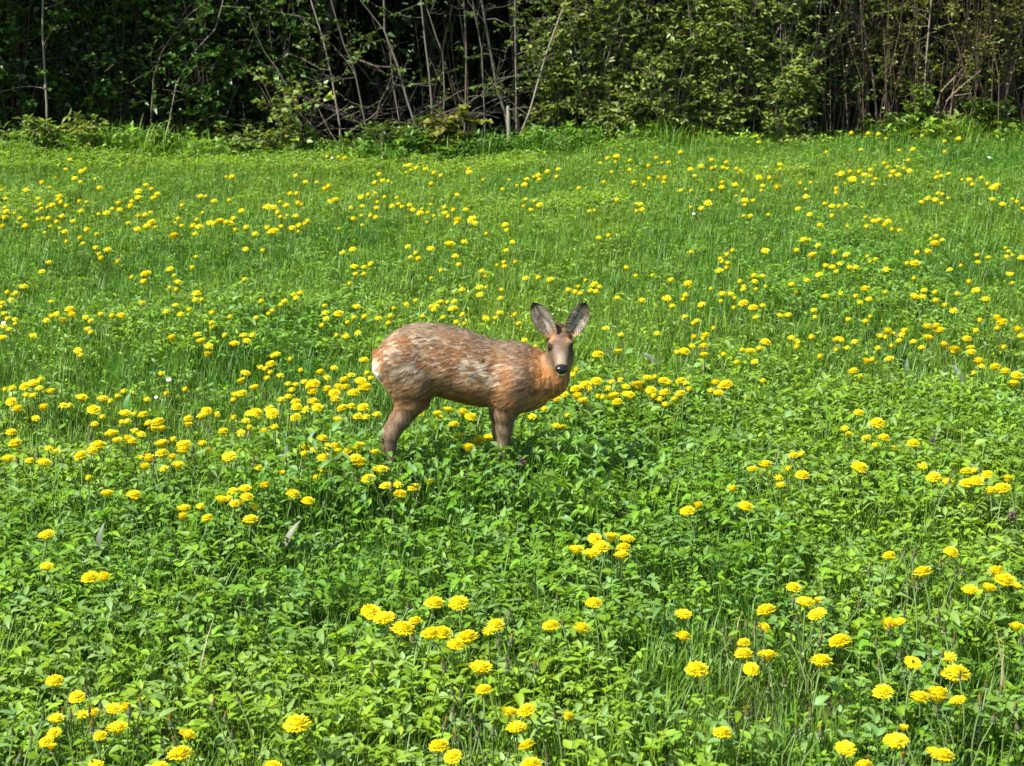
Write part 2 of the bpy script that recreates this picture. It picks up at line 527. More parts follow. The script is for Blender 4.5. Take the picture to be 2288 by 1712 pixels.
def leaf_cols(rng, n, base, var=.3, yellow=.3):
    c = np.tile(np.asarray(base, float), (n, 1)) * rng.uniform(1 - var, 1 + var, (n, 1))
    y = rng.random(n) < yellow
    c[y] *= np.array([1.5, 1.2, .7])
    return c

def rand_dirs(rng, n, zlo=-.4, zhi=.6):
    a = rng.uniform(0, 2 * np.pi, n); z = rng.uniform(zlo, zhi, n); q = np.sqrt(1 - z * z)
    return np.stack([q * np.cos(a), q * np.sin(a), z], -1)

def wander(rng, p, d, length, n, jit, up=0.0):
    pts = [np.array(p, float)]; d = np.array(d, float); d /= np.linalg.norm(d)
    for _ in range(n):
        d = d + rng.normal(0, jit, 3) + np.array([0, 0, up]); d /= np.linalg.norm(d)
        pts.append(pts[-1] + d * length / n)
    return np.array(pts)

def woody(rng, stems, rad, twigs, twig_len, leaf_n, leaf_size, leaf_col, bark, zmin=.1, up=.05, bare=0.0, sub=2, yellow=.3, slim=.6):
    """stems (polylines) with twigs and leaves: returns wood and foliage Geo"""
    wood, fol = Geo(), Geo()
    B, D = [], []
    for st in stems:
        st = np.asarray(st, float); n = len(st)
        wood.add(*tube(st, np.linspace(rad, rad * .45, n), 6), np.asarray(bark) * rng.uniform(.85, 1.15))
        seg = np.linalg.norm(np.diff(st, axis=0), axis=1); cum = np.concatenate([[0], np.cumsum(seg)])
        for _ in range(twigs):
            u = rng.uniform(.12, 1.0) * cum[-1]
            b = np.array([np.interp(u, cum, st[:, k]) for k in range(3)])
            if b[2] < zmin: continue
            d = rand_dirs(rng, 1, -.1, .75)[0]
            tw = wander(rng, b, d, twig_len * rng.uniform(.5, 1.25), 5, .22, up)
            wood.add(*tube(tw, np.linspace(rad * .32, rad * .12, 6), 4), np.asarray(bark) * rng.uniform(.7, 1.2))
            allt = [tw]
            for _ in range(sub):
                k = rng.integers(1, 5); t2 = wander(rng, tw[k], rand_dirs(rng, 1, -.2, .6)[0], twig_len * rng.uniform(.2, .6), 3, .2, up)
                wood.add(*tube(t2, np.linspace(rad * .18, rad * .09, 4), 3), np.asarray(bark)); allt.append(t2)
            if rng.random() < bare: continue
            for t in allt:
                m = max(1, int(leaf_n * rng.uniform(.6, 1.4)))
                k = rng.uniform(.25, 1, m) * (len(t) - 1)
                i = np.minimum(k.astype(int), len(t) - 2); fr = (k - i)[:, None]
                B.append(t[i] * (1 - fr) + t[i + 1] * fr)
                D.append(rand_dirs(rng, m, -.6, .4) + .6 * (t[i + 1] - t[i]) / np.linalg.norm(t[i + 1] - t[i], axis=1)[:, None])
    if B:
        B = np.concatenate(B); D = np.concatenate(D); n = len(B)
        L = leaf_size * rng.uniform(.6, 1.3, n)
        up_ = np.array([0, 0, 1.0]) + rng.normal(0, .45, (n, 3))
        leaves(fol, B, D, up_, L, L * slim * rng.uniform(.85, 1.15, n), leaf_cols(rng, n, leaf_col, .3, yellow))
    return wood, fol

def plant(name, label, category, root, stems, rng, group=None, wood_name='trunk', leaf_name='crown', **kw):
    root = np.asarray(root, float)
    o = thing(name, label, category, tuple(root), 0, group)
    wood, fol = woody(rng, [np.asarray(s) - root for s in stems], **kw)
    link(wood_name, wood.mesh(wood_name, M_BARK, True), o)
    if fol.n: link(leaf_name, fol.mesh(leaf_name, M_TREE_LEAF), o)
    return o

BARK_G, BARK_B, BARK_D = np.array([.17, .145, .115]), np.array([.13, .095, .06]), np.array([.07, .055, .04])
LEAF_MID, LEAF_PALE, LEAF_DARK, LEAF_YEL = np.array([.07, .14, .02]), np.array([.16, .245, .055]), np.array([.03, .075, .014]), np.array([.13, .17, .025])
def px_line(tile, pts, depth):
    """polyline given in an enlarged tile of the photograph, stood up at a depth behind the meadow's edge"""
    x0 = {'L': 0, 'M': 700, 'R': 1488}[tile]
    out = []
    for (x, y) in pts:
        p = at_depth(x0 + x * .36166, y * .36166, 20.5)
        d = float(edge_y(p[0])) + depth
        out.append(at_depth(x0 + x * .36166, y * .36166, d))
    return np.array(out)

def ground_it(st, extra_top=2.2, rng=None):
    """carry a stem down to the ground and on above the picture"""
    st = np.asarray(st)
    if st[0][2] < st[-1][2]: st = st[::-1]
    lo, hi = st[-1].copy(), st[0]
    lo[2] = float(ground(lo[0], lo[1])) - .03
    up = hi - st[1]; up /= np.linalg.norm(up)
    up = up * .7 + np.array([0, 0, .5])
    n = 4
    tops = [hi + up * extra_top * k / n for k in range(n, 0, -1)] if extra_top > 0 else []
    res = list(st) + ([lo] if st[-1][2] - lo[2] > .04 else [])
    return np.array((tops + res)[::-1])

def build_saplings():
    rng = np.random.default_rng(21)
    S = [  # tile, outline, depth, thickness, label words, leaf colour, twigs
        ('L', [(265, 0), (262, 200), (275, 420), (288, 640), (292, 840)], .45, .016, 'straight grey sapling behind the young elder shoots', LEAF_MID, 14),
        ('L', [(1300, 0), (1180, 80), (1090, 180), (1000, 320), (950, 480), (930, 780)], .55, .012, 'sapling bowed in an arc over the dark end of the thicket', LEAF_MID, 14),
        ('L', [(1375, 20), (1330, 180), (1200, 320), (1090, 520), (1040, 780)], .5, .010, 'slender crossing sapling beside the bowed one', LEAF_MID, 12),
        ('L', [(1920, 0), (1990, 220), (2050, 480), (2100, 780)], .55, .012, 'thin grey sapling rising behind the pale hazel bush', LEAF_MID, 12),
        ('L', [(2050, 20), (2120, 260), (2190, 430), (2260, 780)], .4, .010, 'thin leaning sapling next to the tangle of bare twigs', LEAF_MID, 9),
        ('M', [(436, 0), (440, 190), (520, 400), (580, 620), (640, 800)], .25, .016, 'pale bent sapling leaning across the black gap in the thicket', LEAF_MID, 8),
        ('M', [(290, 0), (360, 90), (440, 190), (470, 300), (500, 560), (540, 800)], .35, .009, 'wispy sapling crossing the pale bent one', LEAF_MID, 7),
        ('M', [(665, 0), (690, 250), (715, 450), (730, 620), (740, 830)], .35, .014, 'upright pale sapling standing in the black gap', LEAF_MID, 8),
        ('M', [(700, 40), (760, 230), (800, 330), (810, 560), (800, 840)], .45, .010, 'knotty thin sapling with broken twigs above the maple bush', LEAF_MID, 9),
        ('M', [(930, 0), (945, 300), (942, 600), (935, 840)], .4, .012, 'straight slim sapling rising out of the maple bush', LEAF_MID, 12),
        ('M', [(990, 50), (1040, 300), (1050, 520), (1062, 840)], .25, .010, 'slim grey sapling between the maple bush and the fence post', LEAF_MID, 12),
        ('M', [(1040, 0), (1090, 300), (1130, 520), (1190, 720), (1215, 840)], .5, .021, 'stout dark sapling slanting behind the fence post', LEAF_MID, 14),
        ('M', [(1245, 0), (1250, 350), (1255, 760), (1256, 850)], .3, .011, 'straight sapling just past the fence post', LEAF_PALE, 16),
        ('M', [(1560, 0), (1440, 330), (1390, 500), (1340, 680), (1280, 830)], .10, .013, 'pale sapling leaning away from the fence post towards the willow', LEAF_PALE, 16),
        ('M', [(1690, 0), (1695, 300), (1705, 560), (1690, 830)], .45, .018, 'dark upright stem in the heart of the willow thicket', LEAF_PALE, 18),
        ('R', [(780, 0), (720, 130), (640, 290), (570, 480), (540, 800)], .2, .011, 'pale slanting stem at the far side of the willow thicket', LEAF_PALE, 16),
        ('R', [(960, 0), (940, 200), (900, 520), (880, 760)], .3, .010, 'thin brown stem where the willow gives way to brushwood', LEAF_MID, 12),
        ('R', [(1240, 300), (1270, 420), (1290, 560), (1300, 760)], .7, .016, 'grey stem half lost in the dark brushwood', LEAF_MID, 6),
        ('R', [(1640, 0), (1620, 220), (1600, 480), (1600, 760)], .25, .012, 'upright stem with yellow green leaves over the brambles', LEAF_YEL, 18),
        ('R', [(2100, 60), (1960, 260), (1840, 420), (1700, 560), (1640, 770)], .4, .010, 'long brown stem slanting through the brushwood behind the dead stake', LEAF_YEL, 14),
        ('R', [(2212, 120), (2160, 300), (2110, 520), (2080, 760)], .35, .012, 'outermost stem of the brushwood past the dead stake', LEAF_YEL, 16)]
    for (t, pts, dep, rad, lab, lc, tw) in S:
        st = ground_it(px_line(t, pts, dep), 1.8)
        plant('sapling', lab, 'tree', st[0], [st], rng, rad=rad, twigs=tw, twig_len=.7, leaf_n=8, leaf_size=.062, leaf_col=lc, bark=BARK_G * rng.uniform(.8, 1.35), zmin=.5, bare=.35)

def build_shrubs():
    rng = np.random.default_rng(33)
    def bush(name, label, px, depth, height, spread, nst, twigs, leaf_n, size, col, rad=.008, bark=BARK_B, twig=.3, up=.06, slim=.62, yellow=.3, zmin=.05, sub=2, foot=.03):
        p = at_depth(px, 290, 24.0)
        y = float(edge_y(p[0] * 20.5 / 24)) + depth
        x = p[0] * y / 24.0
        root = np.array([x, y, float(ground(x, y))])
        stems = []
        for _ in range(nst):
            a = rng.uniform(0, 6.28); l = rng.uniform(.2, 1) * spread
            top = root + np.array([l * math.cos(a), l * .6 * math.sin(a), height * rng.uniform(.7, 1.05)])
            mid_ = root * .45 + top * .55 + rng.normal(0, .04, 3)
            ft = rng.normal(0, foot, 3) * [1, 1, 0]
            stems.append(np.array([root + ft, mid_ * .6 + root * .4 + ft * .8 + rng.normal(0, .02, 3), mid_ + ft * .5, top]))
        return plant(name, label, 'bush', root, stems, rng, wood_name='stems', leaf_name='foliage', rad=rad, twigs=twigs, twig_len=twig, leaf_n=leaf_n, leaf_size=size, leaf_col=col, bark=bark, zmin=zmin, up=up, slim=slim, yellow=yellow, sub=sub)
    # low growth in front of the dark wood
    bush('elder_shoot', 'young elder shoot with drooping leaves at the dark end of the thicket', 87, -.25, .50, .14, 5, 5, 4, .095, LEAF_PALE, .006, twig=.16, slim=.42)
    bush('elder_shoot', 'bright young elder shoot on a bare stalk next to another shoot', 187, -.3, .52, .13, 5, 5, 4, .095, LEAF_PALE * 1.1, .006, twig=.16, slim=.42)
    bush('nettle_tuft', 'low nettle tuft between the elder shoots and the hazel bush', 342, -.1, .34, .2, 8, 5, 4, .075, LEAF_MID * 1.2, .005, twig=.14, slim=.45)
    bush('nettle_tuft', 'low nettle tuft hard against the grass below the elder shoots', 120, -.35, .28, .16, 7, 4, 4, .07, LEAF_MID * 1.2, .005, twig=.12, slim=.45)
    bush('hazel_bush', 'pale green hazel bush with rounded leaves before the dark wood', 655, .10, 1.0, .48, 9, 7, 4, .075, LEAF_PALE, .008, twig=.3, slim=.85, sub=1)
    bush('hazel_bush', 'small round leaved bush creeping below the hazel bush', 560, 0.0, .36, .5, 9, 6, 4, .07, LEAF_PALE * .8, .006, twig=.22, slim=.8)
    bush('hazel_bush', 'leafy low bush at the foot of the bare twig tangle', 760, .05, .34, .5, 9, 6, 4, .07, LEAF_MID, .006, twig=.2, slim=.8)
    bush('maple_bush', 'reddish stemmed maple bush beside the fence post', 1010, -.05, .56, .32, 9, 7, 4, .085, np.array([.12, .155, .035]), .006, np.array([.16, .075, .045]), twig=.2, slim=.95, yellow=.5)
    bush('nettle_tuft', 'dark nettle bed between the black gap and the maple bush', 905, .05, .45, .4, 14, 6, 5, .07, LEAF_MID, .005, twig=.14, slim=.45)
    bush('nettle_tuft', 'feathery dark herbs below the leaning pale sapling', 850, -.05, .38, .35, 12, 6, 5, .06, LEAF_MID * .9, .005, twig=.14, slim=.4)
    # the sunlit willow thicket
    W = [(1235, .35, 1.5, .4, 'slim leafy willow bush just past the fence post'), (1330, .15, 2.3, .55, 'leafy willow bush where the bright thicket begins'), (1420, .25, 2.6, .6, 'tall dense willow bush in the bright thicket'),
         (1500, .0, 1.3, .6, 'low willow bush bulging out of the bright thicket'), (1560, .2, 2.5, .6, 'broad willow bush in the middle of the bright thicket'), (1640, .1, 1.9, .55, 'willow bush with many upright twigs in the bright thicket'),
         (1720, .2, 2.4, .55, 'last tall willow bush before the dark brushwood'), (1380, -.02, .8, .45, 'low willow shoots at the foot of the bright thicket'), (1760, .0, 1.1, .35, 'arching willow spray reaching over the dark brushwood')]
    for (px, dep, h, sp, lab) in W:
        bush('willow_bush', lab, px, dep, h, sp, int(9 + 3 * h), int(7 + 4 * h), 6, .068, LEAF_PALE * rng.uniform(.8, 1.05), .008, BARK_G, twig=.34, slim=.5, yellow=.35)
    # brushwood on the slope side
    R_ = [(1840, .45, 2.2, .5, 'bare twiggy brushwood with few leaves next to the willows', LEAF_MID), (1930, .7, 2.3, .5, 'dark brushwood full of upright bare twigs', LEAF_MID), (2010, .5, 2.3, .5, 'brushwood clump with tiny yellowish leaves behind the farthest dandelions', LEAF_YEL),
          (2110, .4, 2.2, .5, 'yellow green brushwood behind the dead stake', LEAF_YEL), (2200, .35, 2.3, .5, 'yellow green brushwood past the dead stake', LEAF_YEL), (2280, .4, 2.2, .5, 'outermost yellow green brushwood', LEAF_YEL)]
    for (px, dep, h, sp, lab, lc) in R_:
        bush('brushwood', lab, px, dep, h, sp, 20, 6, 3 if lc is LEAF_MID else 5, .05, lc * .8, .006, BARK_B * .75, twig=.42, up=.10, slim=.55, zmin=.45, foot=.26)
    bush('bramble_bush', 'leafy bramble bush at the foot of the dead stake', 2065, -.1, .62, .22, 8, 6, 5, .07, LEAF_MID * 1.1, .006, twig=.2, slim=.7)
    bush('bramble_bush', 'rounded bramble mound past the dead stake', 2195, .0, .52, .36, 14, 7, 5, .055, LEAF_MID * .9, .006, twig=.18, slim=.7)
    bush('bramble_bush', 'low dark brambles between the brushwood and the dead stake', 1985, .1, .3, .4, 9, 6, 5, .07, LEAF_MID * .9, .006, twig=.2, slim=.6)
    # dim leafy growth at the shaded end
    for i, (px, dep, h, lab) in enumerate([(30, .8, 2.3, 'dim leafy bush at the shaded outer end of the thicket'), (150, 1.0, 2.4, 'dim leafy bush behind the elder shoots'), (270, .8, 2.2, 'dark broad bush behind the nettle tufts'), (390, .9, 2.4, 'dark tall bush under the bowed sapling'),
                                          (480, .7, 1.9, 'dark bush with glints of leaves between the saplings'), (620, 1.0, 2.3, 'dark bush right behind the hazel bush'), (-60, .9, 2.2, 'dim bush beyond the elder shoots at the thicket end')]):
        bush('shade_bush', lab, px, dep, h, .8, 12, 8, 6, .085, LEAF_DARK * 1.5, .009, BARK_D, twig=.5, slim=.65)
    # tangle of bare twigs in the black gap
    p = at_depth(840, 250, 20.5); y = float(edge_y(p[0])) + .55; x = p[0]
    root = np.array([x, y, float(ground(x, y))]); stems = []
    for k in range(26):
        a = rng.uniform(-.6, .6); st = wander(rng, root + [rng.uniform(-1.0, .9), rng.uniform(-.2, .5), rng.uniform(0, .5)], (rng.choice((-1, 1)) * rng.uniform(.4, 1), rng.normal(0, .2), rng.uniform(.2, 1)), rng.uniform(.7, 1.6), 6, .16, -.05)
        stems.append(st)
    plant('bare_bush', 'tangle of bare grey twigs in the black gap of the thicket', 'bush', root, stems, rng, wood_name='twigs', leaf_name='foliage', rad=.0055, twigs=5, twig_len=.45, leaf_n=1, leaf_size=.04, leaf_col=LEAF_MID, bark=BARK_G * .9, bare=.9)

def build_post_and_stake():
    # weathered fence post
    base = px_line('M', [(1212, 858)], -.05)[0]; top = px_line('M', [(1203, 655)], -.05)[0]
    base[2] = float(ground(base[0], base[1]))
    o = thing('fence_post', 'weathered grey wooden fence post standing before the thicket', 'post', tuple(base))
    g = Geo(); v, f = tube(np.array([[0, 0, -.05], (top - base) * .5, (top - base) * .97, top - base]), [.022, .0215, .021, .016], 9)
    g.add(v, f, np.array([.25, .235, .18])); n = len(v) // 4
    g.add(v[-n:], [], np.array([.24, .22, .17])); g.f3.append(np.array([(len(v), len(v) + k, len(v) + k + 1) for k in range(1, n - 1)]))
    link('post', g.mesh('post', M_WOOD), o)
    g = Geo(); a = top - base; b = px_line('M', [(1400, 690)], .05)[0] - base
    g.add(*tube(np.array([a * .93 + [0, -.03, 0], a * .5 + b * .5 + [0, 0, .02], b]), [.006, .005, .004], 5), np.array([.2, .15, .1]))
    link('rail_remnant', g.mesh('rail_remnant', M_WOOD), o)
    # dead stake with side branches
    pts = px_line('R', [(1740, 800), (1760, 680), (1775, 560), (1782, 470)], -.08)
    pts[0][2] = float(ground(pts[0][0], pts[0][1])) - .02
    r0 = pts[0].copy()
    o = thing('dead_stake', 'bare dead stake with three crooked branches before the brushwood', 'branch', tuple(r0))
    g = Geo(); g.add(*tube(pts - r0, [.012, .010, .008, .005], 7), np.array([.20, .15, .11])); link('stem', g.mesh('stem', M_WOOD, True), o)
    for br in ([(1730, 630), (1775, 578), (1860, 505), (1942, 438)], [(1778, 592), (1835, 585), (1892, 575)], [(1782, 480), (1740, 520), (1705, 562)]):
        q = px_line('R', br, -.10) - r0
        g = Geo(); g.add(*tube(q, np.linspace(.007, .004, len(q)), 6), np.array([.23, .18, .13])); link('branch', g.mesh('branch', M_WOOD, True), o)
    # an arched dry cane
    pts = px_line('R', [(1560, 790), (1620, 730), (1680, 695), (1725, 692)], -.12); pts[0][2] = float(ground(pts[0][0], pts[0][1]))
    o = thing('dry_cane', 'dry bramble cane arching over the grass below the dead stake', 'branch', tuple(pts[0]))
    g = Geo(); g.add(*tube(pts - pts[0], [.006, .006, .005, .003], 5), np.array([.27, .2, .13])); link('cane', g.mesh('cane', M_WOOD, True), o)

def build_wood():
    """tall trees whose crowns shade the thicket, and the dim growth between them"""
    rng = np.random.default_rng(55)
    protos = []
    for k in range(3):
        g = Geo(); H = 9.5
        tr = wander(rng, (0, 0, -.1), (0, 0, 1), H, 8, .05)
        g.add(*tube(tr, np.linspace(.06, .025, 9), 8), BARK_D)
        for _ in range(26):
            u = rng.uniform(.22, .95); b = tr[int(u * 8)]
            g.add(*tube(wander(rng, b, rand_dirs(rng, 1, -.05, .5)[0], 2.2 * (1.15 - u), 4, .15), np.linspace(.028, .008, 5), 4), BARK_D)
        wood = g.mesh('trunk', M_BARK, True)
        n = 15000
        c = rng.normal(0, 1, (n, 3)); c /= np.linalg.norm(c, axis=1)[:, None]; c *= rng.random((n, 1)) ** .4
        lump = noise3(c * 2.2 + 10 * k)
        c = c * (.75 + .5 * lump)[:, None]
        P = c * np.array([2.1, 2.1, 3.6]) + np.array([0, 0, 5.6])
        P = P[P[:, 2] > 2.25 + .25 * rng.random(len(P))]; n = len(P)
        f = Geo(); L = .17 * rng.uniform(.7, 1.3, n)
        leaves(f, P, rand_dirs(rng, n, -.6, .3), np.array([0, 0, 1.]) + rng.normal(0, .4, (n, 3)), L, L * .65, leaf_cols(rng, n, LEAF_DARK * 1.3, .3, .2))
        protos.append((wood, f.mesh('crown', M_TREE_LEAF)))
    k = 0
    for row, (dy, step) in enumerate([(1.9, 2.1), (4.2, 2.3), (6.8, 2.6), (9.6, 2.8)]):
        for x in np.arange(-15, 15.1, step):
            xx = x + rng.uniform(-.5, .5); yy = float(edge_y(xx)) + dy + rng.uniform(-.4, .4)
            o = thing('forest_tree', 'dark trunked tall tree in the shaded wood behind the thicket', 'tree', (xx, yy, float(ground(xx, yy))), rng.uniform(0, 6.28), 'tall trees in the shaded wood')
            w, c = protos[k % 3]; k += 1
            link('trunk', w, o); link('crown', c, o)
            o.scale = (1, 1, rng.uniform(.9, 1.15))
    # undergrowth between the trunks
    g = Geo()
    n = 52000
    X = rng.uniform(-15, 15, n); dy = 1.0 + 11 * rng.random(n) ** .8
    Y = edge_y(X) + dy; Z = ground(X, Y) + 2.7 * rng.random(n) ** 1.1
    P = np.stack([X, Y, Z], -1)
    keep = noise3(P * np.array([.9, .5, 1.1])) > .40 - .05 * (dy > 6)
    P = P[keep]; n = len(P)
    L = rng.uniform(.07, .15, n)
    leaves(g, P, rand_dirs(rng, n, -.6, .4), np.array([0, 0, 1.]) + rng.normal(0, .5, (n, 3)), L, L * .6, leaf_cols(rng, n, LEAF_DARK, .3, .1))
    for _ in range(900):
        x = rng.uniform(-14, 14); y = float(edge_y(x)) + rng.uniform(.8, 9)
        st = wander(rng, (x, y, float(ground(x, y))), (rng.normal(0, .2), rng.normal(0, .1), 1), rng.uniform(1.2, 3.2), 5, .08)
        g.add(*tube(st, np.linspace(.010, .004, 6), 4), BARK_B * rng.uniform(.5, 1.2))
    link('undergrowth', g.mesh('undergrowth', M_TREE_LEAF), kind='stuff', label='dim tangled undergrowth filling the shaded wood', category='undergrowth')
    # far side of the wood: dense foliage that closes the view
    g = Geo(); n = 60000
    X = rng.uniform(-24, 24, n); Y = edge_y(X) + rng.uniform(11.5, 14, n); Z = ground(X, Y) + 6.0 * rng.random(n)
    L = rng.uniform(.2, .36, n)
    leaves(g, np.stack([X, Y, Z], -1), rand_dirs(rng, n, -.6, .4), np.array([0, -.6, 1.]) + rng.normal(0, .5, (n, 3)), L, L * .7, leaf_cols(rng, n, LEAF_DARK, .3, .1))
    link('deep_wood', g.mesh('deep_wood', M_TREE_LEAF), kind='stuff', label='dense dark foliage deep in the wood', category='foliage')

def build_edge_grass():
    """long grass and weeds along the foot of the thicket"""
    gv = [grass_geo(26, .10, .18, .36, .0075, .55).mesh('tuft', M_GRASS) for _ in range(4)] + [herb_geo(9, .12, .10, .26, .065, .4, 3).mesh('weed', M_HERB) for _ in range(3)]
    n = 1400
    x = RNG.uniform(-10.5, 11, n); y = edge_y(x) + RNG.normal(-.05, .22, n)
    s = RNG.uniform(.6, 1.2, n) * (.65 + .9 * noise2(x, y, .9, 12)) * (1 + .2 * (x < -1))
    idx = np.where(RNG.random(n) < .62, RNG.integers(0, 4, n), RNG.integers(4, 7, n))
    scatter('edge_grass', np.stack([x, y, ground(x, y)], -1), RNG.uniform(0, 6.28, n), s, np.clip(tint_field(x, y) + .1, 0, 1), idx, gv,
            label='long arching grass and weeds along the foot of the thicket', category='grass')
build_saplings(); build_shrubs(); build_post_and_stake(); build_wood(); build_edge_grass()
# ------------------------------------------------------------------ the roe deer
DS = 2280.0                       # pixels per metre in the deer close-up used to measure its outline
DSIN, DCOS = math.sin(math.radians(13.5)), math.cos(math.radians(13.5))
def DP(zx, zy, y=0.0):
    """outline pixel of the close-up -> deer coordinates (x along the body, y away from the viewer, z up)"""
    return np.array([(zx - 850) / DS, y, ((1960 - zy) / DS - y * DSIN) / DCOS])

def sd_cone(p, a, b, ra, rb, sy=1.0):
    q = p.copy(); a = a.copy(); b = b.copy()
    if sy != 1.0:
        m = a[1]; q[..., 1] = (q[..., 1] - m) / sy + m
    ab = b - a
    t = np.clip(((q - a) @ ab) / (ab @ ab), 0, 1)
    d = np.linalg.norm(q - (a + t[..., None] * ab), axis=-1)
    return d - (ra + (rb - ra) * t)

def smin(a, b, k):
    h = np.maximum(k - np.abs(a - b), 0) / k
    return np.minimum(a, b) - h * h * k * 0.25

TRUNK = np.array([  # zx, top, bottom, half width (m)
    (168, 650, 660, .004), (182, 608, 700, .022), (205, 560, 745, .045), (240, 505, 800, .066), (290, 448, 855, .086), (370, 382, 905, .102), (460, 342, 940, .110),
    (560, 321, 950, .112), (700, 329, 945, .110), (850, 352, 985, .115), (1000, 396, 1022, .118), (1150, 449, 1045, .113),
    (1300, 489, 1075, .103), (1400, 503, 1092, .096), (1500, 528, 1088, .086), (1580, 580, 1050, .068), (1640, 660, 980, .048), (1690, 760, 880, .02), (1700, 815, 825, .003)])

HEAD_PHI = math.radians(30)
HA = np.array([0.03, -math.cos(HEAD_PHI), -math.sin(HEAD_PHI)]); HA /= np.linalg.norm(HA)      # towards the nose
HS = np.cross(HA, [0.02, 0, 1]); HS /= np.linalg.norm(HS)                                        # towards the viewer's left
if HS[0] > 0: HS = -HS
HU = np.cross(HS, HA)
if HU[2] < 0: HU = -HU
EYE_T = 0.088
EYE_MID = DP(1789, 528, -0.085)
H0 = EYE_MID - HA * EYE_T - HU * 0.018
HEADP = np.array([  # t, half width, up, down
    (-.045, .004, .004, .004), (-.035, .022, .022, .026), (-.01, .036, .030, .042), (.03, .042, .038, .048), (.07, .0455, .040, .049), (.09, .0450, .040, .048), (.12, .0370, .034, .044),
    (.15, .0300, .029, .038), (.178, .0262, .024, .032), (.198, .0240, .0195, .026), (.210, .019, .013, .017), (.217, .004, .003, .004)])
def HP(t, s, u):
    return H0 + HA * t + HS * s + HU * u

